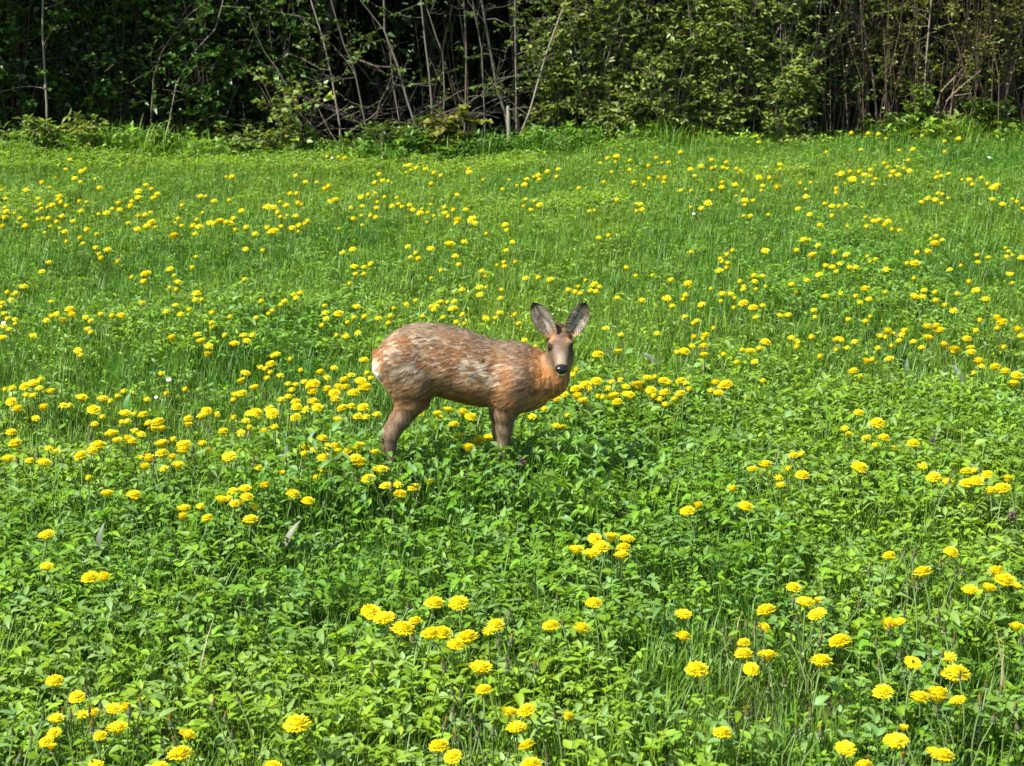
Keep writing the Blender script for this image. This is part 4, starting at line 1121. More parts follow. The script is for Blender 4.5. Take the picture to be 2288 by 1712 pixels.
# ------------------------------------------------------------------ dandelions
# open flower heads as seen in the photograph: (x0, y0, scale, [(x, y, width), ...]) measured in enlarged tiles
TILES = [
(0, 320, .27125, [(572,136,52),(538,214,46),(668,232,55),(703,215,55),(455,284,25),(615,290,62),(662,318,42),(786,295,34),(345,323,70),(411,364,46),(14,387,40),(213,389,72),(817,368,62),(45,455,48),(316,456,56),(484,436,64),(478,462,55),(505,485,70),(330,503,58),(548,515,66),(425,512,80),(390,525,50),(340,540,55),(302,562,45),(655,478,60),(710,484,50),(663,560,60),(38,530,55),(50,565,80),(35,612,75),(120,575,45),(165,618,66),(350,618,60),(398,618,60),(310,630,45),(510,602,70),(466,647,64),(597,643,58),(208,682,74),(20,682,66),(411,686,46),(490,700,45),(530,730,70),(710,710,80),(368,736,34),(660,778,66),(794,748,50),(546,808,56),(684,826,44),(788,862,72),(886,878,80),(815,912,62),(829,946,76),(971,972,62),(404,982,72),(344,1060,68),(1203,1062,94),(1405,1038,80),(1436,1090,36),(1582,1022,70),(1082,1104,60),(1200,343,60),(1248,376,58),(1138,398,76),(1140,448,66),(1296,418,62),(1262,450,66),(1085,480,60),(1075,518,78),(976,492,66),(985,548,58),(925,540,36),(878,575,68),(812,583,34),(1240,568,40),(1140,597,60),(1195,592,60),(1250,640,84),(1058,656,50),(1208,682,74),(1280,690,50),(1128,708,72),(1860,276,42),(1912,276,72),(1650,436,60),(1695,436,48),(1764,476,56),(1888,468,58),(1498,511,68),(1992,556,60),(1668,571,32),(1467,620,56),(1445,655,36),(1495,680,56),(1620,630,64),(1590,680,78),(1638,690,76),(1605,748,58),(1436,748,86),(1730,655,70),(1770,660,60),(1812,625,84),(1865,650,70),(1924,620,64),(1900,660,70),(1938,712,60),(2032,694,80),(2022,873,56),(2160,882,30),(1612,936,48)]),
(560, 320, .27125, [(630,112,48),(722,112,46),(774,123,70),(370,270,56),(449,322,58),(545,322,46),(610,372,62),(645,350,66),(326,416,66),(380,414,64),(242,484,50),(294,513,70),(390,490,72),(420,505,50),(135,524,80),(190,528,66),(220,568,72),(245,607,55),(302,597,48),(372,600,62),(468,640,66),(445,662,60),(400,678,78),(340,700,80),(392,728,46),(138,696,76),(195,710,90),(165,730,70),(252,686,58),(35,748,72),(650,478,46),(700,455,90),(726,704,44),(910,443,60),(970,424,66),(1023,411,50),(1102,443,54),(1044,485,54),(1035,532,60),(918,518,50),(823,530,44),(843,620,70),(912,596,40),(985,595,62),(1030,612,70),(916,674,40),(1060,256,52),(1024,325,70),(1085,308,54),(1132,311,56),(1305,182,60),(1365,204,60),(1323,222,48),(1280,240,40),(1270,185,40),(1441,214,50),(1508,243,70),(1566,266,56),(1486,332,62),(1794,210,50),(1798,238,58),(1917,300,46),(2128,302,36),(2070,378,46),(2195,350,46),(1697,424,54),(1203,449,52),(1168,518,54),(1215,500,50),(1245,524,60),(1308,508,50),(1334,549,56),(1395,575,64),(1412,543,50),(1458,572,60),(1510,598,50),(1484,505,44),(1452,650,46),(1594,530,64),(1668,551,66),(1600,575,60),(1625,605,56),(1705,620,86),(1700,650,60),(1770,546,54),(1825,625,80),(1845,658,60),(2098,672,68),(2108,718,64),(1938,743,54),(1640,815,96),(1757,812,64),(1295,852,56),(1484,871,78),(1360,903,62),(1378,949,74),(1315,940,52),(1684,930,68),(1716,1000,64),(1565,1048,66),(2156,812,46),(2105,884,54),(2085,980,64),(2090,1015,66),(2030,1003,40),(2180,976,60),(1903,1054,68),(1930,1092,66),(840,875,68),(763,902,64),(852,1016,72),(935,1022,62),(990,992,56),(860,1078,64),(932,1078,58),(80,890,50),(1665,5,54)]),
(1130, 320, .27125, [(432,216,52),(418,275,60),(347,234,60),(268,265,64),(276,298,60),(232,278,50),(172,296,60),(156,341,60),(163,461,54),(235,478,54),(144,518,50),(280,508,64),(207,548,54),(603,371,56),(838,122,70),(913,107,64),(903,154,48),(778,163,40),(1022,140,50),(1020,218,56),(874,237,50),(810,319,54),(1055,322,56),(1140,342,50),(1178,289,60),(1174,184,56),(1239,120,56),(1290,160,42),(1340,158,50),(1441,74,56),(1260,278,46),(1312,283,76),(1298,320,40),(1521,216,62),(1608,190,66),(1555,268,42),(1696,137,62),(1695,207,56),(1730,194,44),(1815,158,58),(1788,200,50),(1826,208,50),(1900,210,50),(1928,232,62),(1785,318,54),(1778,364,70),(1888,343,68),(1698,387,50),(1440,390,44),(1527,390,50),(1953,392,58),(1896,434,40),(1967,470,72),(2037,472,58),(1967,508,56),(1665,492,76),(1613,538,68),(1525,527,36),(1962,598,46),(2016,600,62),(915,466,62),(1075,500,40),(1110,502,46),(1076,557,56),(1124,547,54),(688,560,46),(733,550,40),(762,779,58),(847,758,64),(1526,895,40),(1870,884,60),(1825,917,74),(1765,950,60),(1780,975,50),(1826,985,60),(1820,1020,74),(1760,1050,74),(989,1022,60),(1068,1092,46),(1210,1088,56),(2040,1090,66)]),
(1688, 220, .27125, [(1230,55,54),(1030,175,54),(845,176,48),(1130,207,44),(1299,241,50),(790,285,56),(928,288,46),(1014,293,56),(1072,330,40),(1375,307,44),(1558,352,48),(1676,332,62),(1558,437,52),(582,440,44),(1182,427,40),(1298,418,54),(868,420,34),(14,308,36),(26,360,40),(203,546,58),(205,580,44),(24,650,64),(112,654,64),(60,718,44),(48,757,50),(178,728,70),(1062,531,58),(1090,566,54),(1260,508,56),(1172,562,46),(1220,575,40),(1265,597,60),(1135,603,66),(1112,639,52),(1176,631,62),(947,588,56),(852,602,60),(779,602,60),(708,620,66),(665,625,34),(895,630,58),(948,636,64),(800,664,76),(740,698,34),(990,664,50),(890,690,40),(966,708,40),(1502,606,50),(1590,622,50),(1490,650,66),(1530,640,52),(1700,668,42),(1760,670,62),(1860,653,52),(1785,708,62),(1910,700,56),(1960,735,80),(1990,710,60),(371,697,56),(455,692,50),(413,748,38),(664,740,60),(664,777,54),(416,810,62),(568,865,54),(350,907,50),(630,888,64),(685,888,64),(743,876,62),(446,956,58),(632,966,66),(105,957,50),(528,1042,64),(757,1050,44),(880,893,40),(1365,853,58),(1420,824,62),(1480,836,74),(1500,780,60),(1540,788,56),(1590,822,46),(1537,864,60),(1950,830,60),(2035,870,58),(2116,828,40),(2156,850,60),(2200,906,44),(906,978,34),(918,1054,64),(975,1010,68),(1018,1000,66),(1092,1014,70),(1062,1040,64),(1125,1078,62),(1184,1086,64),(1486,1132,62),(1475,1182,88),(1440,1158,42),(1538,1166,38),(1415,1258,78),(1327,1268,70),(1315,1344,84),(1248,1357,66),(400,1164,80),(440,1166,46),(516,1210,56),(334,1248,70),(472,1275,86),(649,1264,76),(750,1286,68),(82,1254,72),(920,1298,54),(990,1324,50),(946,1343,44),(576,1376,68),(690,1362,54),(632,1388,70),(770,1390,66),(825,1390,66),(671,1426,66),(528,1450,64),(60,1462,56),(1074,1411,70),(1600,1410,60),(1822,1291,54),(1921,1308,58),(1834,1348,40),(2058,1232,40),(2085,1260,44),(2070,1303,44),(2115,1290,40),(2190,1312,70),(1690,1375,36),(2085,1445,34),(2118,1446,34)]),
(0, 600, .27125, [(1083,90,66),(1182,106,80),(1460,110,74),(1450,172,62),(1400,156,56),(2016,90,60),(193,149,80),(60,195,72),(128,206,72),(87,258,60),(16,280,46),(12,316,40),(420,272,48),(1620,204,80),(1612,258,66),(1660,256,34),(2147,268,70),(1172,277,84),(573,325,92),(590,368,86),(518,410,82),(425,390,76),(465,375,50),(380,428,60),(32,372,68),(60,413,80),(122,420,50),(125,455,58),(30,478,66),(72,502,62),(25,558,82),(826,374,40),(920,389,80),(998,375,82),(704,402,60),(750,430,40),(1446,303,58),(1372,354,74),(1488,379,76),(1560,337,72),(1744,364,76),(1898,397,58),(2110,406,66),(1740,445,70),(1746,485,36),(720,497,60),(745,525,70),(266,551,80),(640,673,74),(663,716,54),(1416,555,86),(1622,545,70),(1656,582,92),(1720,640,80),(1706,690,86),(1847,549,72),(1930,606,90),(2006,550,46),(2030,596,76),(2080,551,80),(1325,866,58),(1522,994,78),(1368,1028,52),(2020,849,82),(1993,908,96),(2093,966,90),(1995,1015,96),(1935,1035,76),(1925,1080,60),(2140,813,60),(272,930,100),(330,915,60),(205,958,92),(325,986,48),(416,997,86),(215,1042,74),(278,1044,70),(95,1083,96),(40,995,76),(100,985,76),(672,1046,108),(843,1058,100),(965,1050,70),(1020,1012,56),(1086,1032,52),(1208,1078,58),(910,1090,50)]),
(560, 600, .27125, [(145,372,62),(178,346,46),(250,298,60),(280,268,66),(350,216,50),(412,200,70),(374,242,54),(606,306,32),(618,365,70),(622,414,66),(590,468,76),(706,547,60),(783,559,74),(884,532,48),(726,359,90),(872,314,78),(850,402,62),(935,394,80),(1046,411,72),(1150,391,74),(1176,326,60),(1134,448,34),(794,442,28),(1357,263,62),(1281,296,50),(1416,392,56),(1588,402,54),(1566,272,60),(1620,276,58),(1680,270,60),(1668,319,86),(1480,313,56),(1526,306,50),(1506,341,72),(1746,378,66),(1698,440,76),(1760,453,60),(1740,175,64),(1884,153,68),(1940,155,52),(2064,174,52),(2060,244,42),(1888,216,62),(1931,407,74),(2014,406,62),(2050,366,76),(1488,78,32),(816,122,28),(934,741,82),(212,706,74),(178,720,60),(168,775,98),(326,748,48),(72,812,56),(118,826,72),(160,855,58),(242,882,68),(135,902,58),(410,838,58),(575,840,86),(685,820,78),(625,900,74),(306,950,70),(370,956,48),(338,1002,74),(520,930,110),(470,970,80),(510,1000,96),(440,935,44),(628,978,92),(770,905,100),(823,880,80),(720,960,90),(780,965,90),(690,1010,100),(697,1066,94),(905,910,100),(955,858,58),(985,900,70),(940,960,130),(848,1008,104),(1050,836,80),(1114,888,76),(1150,957,80),(250,1080,80),(310,1055,50),(372,1085,84),(515,1080,110)]),
(1130, 600, .27125, [(170,82,74),(264,71,74),(366,92,70),(512,176,64),(572,192,76),(616,204,72),(600,148,52),(654,96,48),(730,130,70),(772,150,54),(695,182,70),(740,188,70),(918,241,48),(1120,262,70),(1066,68,48),(1210,58,62),(1360,95,70),(1500,122,80),(1520,150,50),(1690,165,58),(1327,244,80),(1370,308,64),(1478,219,74),(1462,255,40),(1616,296,70),(1576,430,30),(1542,450,40),(1472,396,26),(1782,208,80),(1850,208,68),(1886,242,62),(1774,268,32),(1930,106,66),(1960,148,52),(1958,172,56),(2038,64,70),(2114,66,58),(2050,107,64),(2062,170,44),(2142,148,42),(1960,272,84),(1880,320,52),(2038,310,84),(2114,305,54),(2060,402,58),(824,494,44),(946,546,30),(1250,538,76),(1712,489,54),(1552,560,76),(1648,538,84),(1626,578,38),(1632,626,84),(1635,697,86),(1530,638,70),(1470,668,96),(1410,690,36),(758,692,100),(924,668,86),(1790,706,50),(2010,665,96),(2090,656,50),(1945,668,34),(2138,592,90),(1898,772,60),(2054,768,70),(77,378,76),(156,592,68),(243,645,62),(500,480,50),(395,465,24),(580,832,76),(554,872,28),(108,452,28),(486,990,62),(486,1038,56),(416,1064,90),(578,976,92),(660,945,106),(746,915,106),(692,992,66),(590,1032,110),(634,1072,92),(840,988,70),(870,935,70),(940,915,60),(760,1050,70),(800,1055,50),(985,972,76),(890,1030,130),(1010,1024,110),(920,1085,96),(1090,935,130),(1165,888,84),(1230,890,66),(1300,910,90),(1340,940,80),(1120,998,76),(1195,988,96),(1310,1008,100),(1215,1048,80),(1270,1075,60),(1395,1070,80),(1445,912,90),(1480,945,70),(1445,1015,90),(1510,990,50),(1725,925,90),(1815,940,130),(1690,1005,60),(1755,1010,90),(2114,924,26)]),
(1688, 600, .27125, [(294,130,66),(420,98,66),(528,50,62),(336,198,62),(577,228,66),(700,208,58),(825,226,68),(857,280,60),(903,154,82),(935,252,68),(1068,193,36),(1304,80,48),(1310,217,84),(1380,234,68),(1388,180,26),(1481,194,76),(1483,259,76),(1563,300,66),(1634,348,78),(1757,105,72),(1818,179,74),(1662,207,68),(1897,252,80),(2119,119,52),(480,345,74),(490,402,60),(271,382,68),(200,386,30),(760,418,76),(944,394,48),(907,432,72),(293,571,50),(341,604,62),(340,646,52),(460,565,74),(680,570,92),(705,590,55),(530,721,80),(664,666,30),(752,654,58),(820,605,80),(914,745,96),(965,745,46),(1105,732,86),(1005,657,74),(1122,634,34),(1184,594,38),(1087,502,92),(1030,556,72),(1075,565,60),(1130,540,56),(1228,510,80),(1205,545,56),(1300,602,40),(1370,650,32),(808,832,94),(864,884,74),(1413,465,90),(1490,460,90),(1525,497,86),(1420,552,96),(1465,525,70),(1550,610,92),(1637,650,124),(1742,567,82),(1773,640,82),(1780,675,82),(1848,424,74),(1812,510,78),(1990,391,84),(2035,428,110),(1998,489,72),(2160,487,100),(2186,556,70),(2045,645,74),(1838,745,98),(1856,803,54),(1797,857,40),(1975,795,100),(2060,833,92),(2150,865,106),(2126,928,106)]),
(0, 840, .27125, [(142,254,108),(357,242,108),(520,244,80),(575,244,56),(770,260,116),(843,338,60),(778,396,62),(293,348,36),(1030,292,108),(1110,312,80),(1180,305,96),(1000,380,76),(1048,375,60),(918,455,120),(1303,362,118),(1265,420,90),(1330,415,90),(1225,385,50),(1105,452,56),(965,515,90),(1045,500,100),(1090,525,96),(1160,480,66),(93,450,102),(126,536,124),(808,552,140),(755,605,100),(668,638,120),(462,624,78),(398,597,36),(68,662,126),(245,687,86),(360,694,124),(724,838,56),(1552,340,90),(1548,385,94),(1700,272,96),(1662,318,86),(1778,314,58),(1838,442,102),(1925,340,50),(2105,285,116),(2055,308,60),(2025,370,60),(2054,422,72),(1983,465,74),(2175,440,86),(1335,535,130),(1515,545,130),(1510,590,124),(1425,520,70),(1335,620,112),(1220,655,130),(1165,665,70),(1420,650,90),(1195,730,110),(1465,715,120),(1352,764,58),(1890,645,126),(1712,610,56),(1663,553,44),(880,948,114),(1100,962,136),(2180,880,116),(1515,1072,118),(1505,1138,104),(1708,1155,104),(1650,1075,44),(2100,1080,74),(2065,1165,134),(1825,998,120),(1880,1010,76),(1920,948,80),(2020,910,110),(2030,980,120),(1930,1040,90),(1985,1040,90),(385,1288,142),(2125,755,60)]),
(500, 840, .27125, [(1150,242,98),(1050,238,86),(980,250,100),(1105,320,86),(1172,338,70),(1260,318,78),(938,346,92),(600,240,96),(675,275,76),(595,325,96),(380,258,90),(400,290,110),(435,318,80),(770,245,100),(800,270,50),(810,498,106),(660,575,116),(745,607,80),(660,638,50),(915,560,110),(850,580,60),(935,605,110),(1025,605,86),(1113,562,124),(828,655,136),(1000,655,70),(1080,660,110),(1115,690,140),(1245,612,84),(1290,750,140),(1195,828,126),(1335,890,106),(1430,895,80),(1450,955,116),(1568,904,118),(1695,873,50),(475,797,90),(810,770,60),(625,872,60),(565,955,124),(693,1012,116),(760,835,40),(1615,310,74),(1757,295,86),(1770,340,60),(1845,262,90),(1895,385,92),(1952,488,76),(1965,280,110),(2030,320,100),(2015,570,120),(2100,515,130),(2180,500,110),(420,420,50)]),
(1050, 840, .27125, [(612,272,82),(512,335,76),(440,300,50),(812,325,60),(705,408,76),(766,421,74),(1610,235,72),(2165,912,100),(1880,1048,108),(1800,1092,120),(1752,1118,40),(875,1408,140),(1030,1320,130),(1165,1300,150),(1085,1385,150),(1295,1325,130),(1265,1395,130),(1000,1440,150),(1250,1455,130)]),
(1638, 840, .29385, [(955,268,86),(1095,340,124),(1015,458,80),(1145,455,100),(848,402,38),(878,446,40),(1370,500,100),(1085,525,70),(1213,550,60),(245,655,110),(148,695,86),(418,703,50),(525,738,118),(460,592,80),(515,592,50),(362,828,50),(342,774,26),(958,675,140),(1438,683,50),(1528,752,116),(1632,790,90),(1775,710,96),(1830,715,70),(1935,735,90),(1780,800,120),(1850,780,120),(2090,762,108),(1960,855,110),(2050,835,130),(92,974,126),(1190,1350,110),(1655,1320,130)]),
(0, 1200, .31646, [(330,192,100),(640,265,130),(725,262,130),(390,995,140),(545,1110,124),(650,1220,140),(575,1255,60),(400,1262,120),(385,1368,106),(330,1430,80),(360,1480,110),(800,1195,130),(880,1185,130),(830,1322,166),(712,1390,90),(1320,1372,136),(1275,1505,190),(2100,1290,200),(1125,1605,130),(1925,1605,150),(680,1612,60)]),
(700, 1250, .31646, [(405,345,150),(505,390,160),(630,462,180),(720,420,100),(835,500,160),(905,495,160),(1090,525,176),(1005,580,130),(855,285,146),(1028,285,152),(1290,445,140),(1680,448,136),(1892,462,136),(1980,290,126),(1182,735,170),(1205,902,130),(1380,1055,136),(1510,1045,144),(1437,1165,150),(1795,1085,120),(1512,1292,130),(1540,1430,180),(890,1295,160),(990,1370,140),(1240,505,60)]),
(1500, 1200, .35624, [(1580,200,124),(2040,195,120),(2090,250,140),(1875,316,106),(1992,300,100),(2165,305,80),(765,302,100),(840,390,120),(915,395,80),(920,465,120),(600,440,136),(75,468,112),(75,605,110),(580,552,84),(1365,525,150),(1430,520,70),(2165,545,100),(455,650,90),(455,715,130),(605,720,140),(500,808,110),(160,808,160),(1060,630,150),(940,755,150),(1510,770,116),(1785,830,190),(1330,950,136),(1555,985,130),(1670,960,180),(1800,1010,110),(320,1210,130),(1090,1305,140),(1410,1255,160),(1455,1200,70),(1640,1330,100),(1705,1350,150),(1210,1415,120),(1740,752,34)]),
]
# closed, brown tipped heads
BUDS = [
(0, 1200, .31646, [(618,1072),(476,1150),(450,1225),(495,1250),(628,1210),(712,1180),(910,1220),(995,1170),(1210,1300),(990,1395),(650,1340),(300,1260),(220,1370),(90,1365),(130,1540),(1240,1440),(1500,1165),(1685,1130),(1585,1260),(1635,1385)]),
(700, 1250, .31646, [(670,310),(708,550),(1305,575),(1385,375),(1355,420),(1395,560),(1370,740),(930,740),(415,760),(1570,745),(1720,260),(1760,435),(985,920),(1040,945),(985,1040),(995,1110),(930,1145),(1118,1090),(1155,1225),(1265,1210),(1005,1255),(1715,1090),(1375,1370),(1655,1400)]),
(1500, 1200, .35624, [(1455,100),(1520,110),(1235,190),(1685,165),(1785,200),(1825,205),(1520,280),(1550,290),(1180,420),(1465,460),(1675,490),(1365,570),(1715,560),(765,390),(790,500),(470,545),(525,530),(325,575),(520,580),(565,580),(370,640),(415,720),(575,765),(745,620),(945,560),(925,640),(1285,650),(1430,730),(1500,800),(1550,830),(1305,790),(1625,730),(1700,725),(1770,640),(1810,860),(1980,920),(2065,960),(1940,1030),(2195,630),(1665,1075),(2020,1130),(2155,1060),(2175,1180),(785,1210),(935,1220),(610,940),(710,890),(480,1090),(875,1100),(1445,1390),(1240,1400),(1080,1340)]),
(1638, 840, .29385, [(357,550),(325,600),(478,570),(445,600),(455,640),(1300,1335),(1375,1340),(1878,700),(1685,720),(1645,790)]),
(0, 840, .27125, [(1852,720),(1935,740),(1180,655),(1250,800),(1540,670),(1585,610),(520,690),(150,690),(310,640),(740,500),(1120,400),(1270,690),(1730,440)]),
(500, 840, .27125, [(890,810),(1005,800),(1095,840),(655,740),(1195,640),(1380,900),(825,1040),(250,690),(1465,770),(515,690),(510,170),(320,140)]),
(1130, 600, .27125, [(720,960),(900,900),(1070,905),(1240,930),(1450,950),(830,670),(865,650),(655,990)]),
]

YEL, YEL2, ORA = np.array([.88, .79, .015]), np.array([.86, .68, .008]), np.array([.70, .36, .01])
def dandelion_head(seed, rings, nseg=3, core=True, half=1.0):
    """a dandelion head about its own axis: rings of strap shaped florets; unit diameter"""
    r = random.Random(seed); g = Geo()
    for (n, r0, L, el0, el1, c0) in rings:
        for i in range(n):
            az = 2 * math.pi * (i + r.uniform(-.35, .35)) / n
            e0 = el0 + r.uniform(-.1, .1); e1 = el1 + r.uniform(-.16, .16)
            d = np.array([math.cos(az), math.sin(az), 0]); s = np.array([-d[1], d[0], 0])
            p = d * r0 + np.array([0, 0, .02 + .05 * (1 - r0 / .2)])
            ln = L * r.uniform(.85, 1.1); w = (.031 if nseg > 2 else .045) * r.uniform(.8, 1.2)
            col = c0 * r.uniform(.9, 1.08)
            v = []; c = []
            for k in range(nseg + 1):
                t = k / nseg; e = e0 + (e1 - e0) * t
                ww = w * (.55 + .6 * t if k < nseg else .95)
                v += [p - s * ww, p + s * ww]; c += [ORA * .8 * (1 - t) + col * t if k == 0 else col] * 2
                p = p + ln / nseg * (math.cos(e) * d + math.sin(e) * np.array([0, 0, 1]))
            g.add(v, np.array([(2 * k, 2 * k + 1, 2 * k + 3, 2 * k + 2) for k in range(nseg)]), np.array(c))
    if core:
        ellipsoid(g, (0, 0, .06), [(1, 0, 0), (0, 1, 0), (0, 0, 1)], (.27, .27, .26), YEL2 * .95, 10, 6)
    return g.mesh('flower_head', M_PETAL)

FULL = [(38, .06, .47, .25, -.35, YEL2), (36, .06, .45, .62, .0, YEL), (30, .05, .42, .92, .35, YEL), (24, .04, .38, 1.15, .75, YEL), (16, .02, .34, 1.4, 1.2, YEL2)]
FLAT = [(38, .06, .48, .35, -.10, YEL2), (33, .06, .44, .6, .12, YEL), (26, .05, .38, .95, .5, YEL), (18, .03, .30, 1.25, 1.0, YEL2)]
HALF = [(18, .05, .40, 1.0, .75, YEL2), (14, .04, .36, 1.2, 1.0, YEL), (8, .02, .3, 1.4, 1.3, YEL2)]
def calyx_mesh(seed):
    r = random.Random(seed); g = Geo()
    v, f = tube([(0, 0, -.16), (0, 0, -.10), (0, 0, 0), (0, 0, .05)], [.05, .12, .15, .13], 8)
    g.add(v, f, np.array([.09, .13, .03]))
    for i in range(9):
        az = 2 * math.pi * i / 9 + r.uniform(-.2, .2); d = np.array([math.cos(az), math.sin(az), 0]); s = np.array([-d[1], d[0], 0])
        b = d * .12 + np.array([0, 0, -.10])
        g.add([b - s * .035, b + s * .035, b + d * .09 + np.array([0, 0, -.04]) + s * .02, b + d * .13 + np.array([0, 0, -.15])], [(0, 1, 2, 3)], np.array([.20, .24, .12]))
    return g.mesh('bracts', M_STEM)
def bud_mesh(seed, orange):
    """closed head: green flask with a brown and orange tuft"""
    r = random.Random(seed); g = Geo()
    v, f = tube([(0, 0, -.02), (0, 0, .05), (0, 0, .25), (0, 0, .55), (0, 0, .66)], [.06, .2, .23, .15, .12], 9)
    c = np.tile(np.array([.10, .125, .045]), (len(v), 1)) * np.repeat(np.array([.8, 1, 1.1, .9, .8]), 9)[:, None]
    g.add(v, f, c)
    tip = np.array([.34, .19, .035]) if orange else np.array([.15, .085, .045])
    for i in range(22):
        az = r.uniform(0, 6.28); d = np.array([math.cos(az), math.sin(az), 0]); s = np.array([-d[1], d[0], 0])
        p0 = d * r.uniform(.02, .12) + np.array([0, 0, .55]); p1 = d * r.uniform(.03, .13 if not orange else .2) + np.array([0, 0, r.uniform(.85, 1.05)])
        g.add([p0 - s * .04, p0 + s * .04, p1 + s * .03, p1 - s * .03], [(0, 1, 2, 3)], tip * r.uniform(.7, 1.35))
    return g.mesh('bud', M_STEM)
def bud_bracts(seed):
    r = random.Random(seed); g = Geo()
    for i in range(9):
        az = 2 * math.pi * i / 9 + r.uniform(-.2, .2); d = np.array([math.cos(az), math.sin(az), 0]); s = np.array([-d[1], d[0], 0])
        b = d * .17 + np.array([0, 0, .02]); m = b + d * .16 + np.array([0, 0, .0]); e = b + d * .2 + np.array([0, 0, -.2])
        g.add([b - s * .05, b + s * .05, m + s * .04, m - s * .04, e], [(0, 1, 2, 3)], np.array([.21, .25, .12]))
        g.f3.append(np.array([(3, 2, 4)]) + g.n - 5)
    return g.mesh('bracts', M_STEM)
def stem_mesh(seed):
    r = random.Random(seed)
    bx, by = r.uniform(-.06, .06), r.uniform(-.06, .06)
    t = np.linspace(0, 1, 6)
    pts = np.stack([bx * np.sin(np.pi * t), by * np.sin(np.pi * t), t], -1)
    g = Geo(); v, f = tube(pts, .0023, 6)
    c = np.repeat(mix(np.tile(np.array([.20, .22, .10]), (6, 1)), np.array([.13, .22, .05]), t), 6, axis=0)
    v[:, :2] = np.repeat(pts[:, :2], 6, axis=0) + (v[:, :2] - np.repeat(pts[:, :2], 6, axis=0))
    g.add(v, f, c)
    return g.mesh('stem', M_STEM, True)

ZONES = [  # (x, y, where) in photograph pixels; a flower takes the words of the nearest one
    (210, 720, 'in the loose scatter on open grass far behind the deer'), (90, 900, 'in the far drift of blooms past the white daisy'),
    (340, 960, 'in the thick drift of blooms leading up to the deer'), (560, 880, 'in the drift of blooms just behind the deer'),
    (760, 860, 'in the dense clump right behind the deer\'s hind legs'), (760, 1010, 'in the clump before the deer\'s hind hooves'),
    (480, 1120, 'in the small cluster at the rim of the broad leaved herbs'), (860, 1085, 'among the few where the herbs begin below the deer'),
    (1000, 940, 'under the deer\'s belly between her hind legs and foreleg'), (1110, 985, 'touching the deer\'s foreleg'), (1250, 940, 'under the deer\'s chest'),
    (1360, 870, 'in the row of blooms beyond the deer\'s throat'), (1620, 860, 'beside the arching grass tufts past the deer\'s row of blooms'),
    (930, 700, 'on the grass beyond the deer\'s back'), (1300, 650, 'close to the deer\'s ears on the grass beyond her'), (1570, 780, 'in the small groups past the deer\'s face'),
    (1980, 960, 'in the ragged little group deep in the herbs'), (1720, 1030, 'in the trio standing with brown closed heads in the herbs'),
    (2150, 1070, 'in the tall stemmed bunch standing over the herbs'), (1340, 1220, 'in the tight bunch standing alone amid the broad herbs'),
    (110, 1240, 'standing alone deep in the broad herbs'), (1560, 1130, 'in the sparse pair amid the broad herbs'),
    (200, 1600, 'in the clump with many brown closed heads and long grass'), (420, 1660, 'below the long grass next to dark closed heads'), (660, 1620, 'in the lone big pair over long grass'),
    (950, 1400, 'in the curving chain of large blooms over the herbs'), (1250, 1390, 'in the spaced out pair near the chain of large blooms'), (1150, 1620, 'in the low group beneath the chain of large blooms'),
    (1560, 1380, 'in the scattered few next to the pale arching blades'), (1700, 1450, 'in the big group mixed with many closed brown heads'), (2100, 1300, 'in the upper bunch over the tall closed heads'),
    (2080, 1560, 'in the heavy bunch of the largest blooms'), (1750, 1640, 'in the lowest loose scatter of the herbs'),
    (2050, 760, 'in the crowded groups on the open slope past the deer'), (1900, 620, 'in the thin scatter on the open slope past the deer'), (1700, 640, 'in the loose groups on the slope beyond the deer\'s face')]
def zone(px, py):
    k = min(range(len(ZONES)), key=lambda i: (ZONES[i][0] - px) ** 2 + ((ZONES[i][1] - py) * 1.3) ** 2)
    return k, ZONES[k][2]

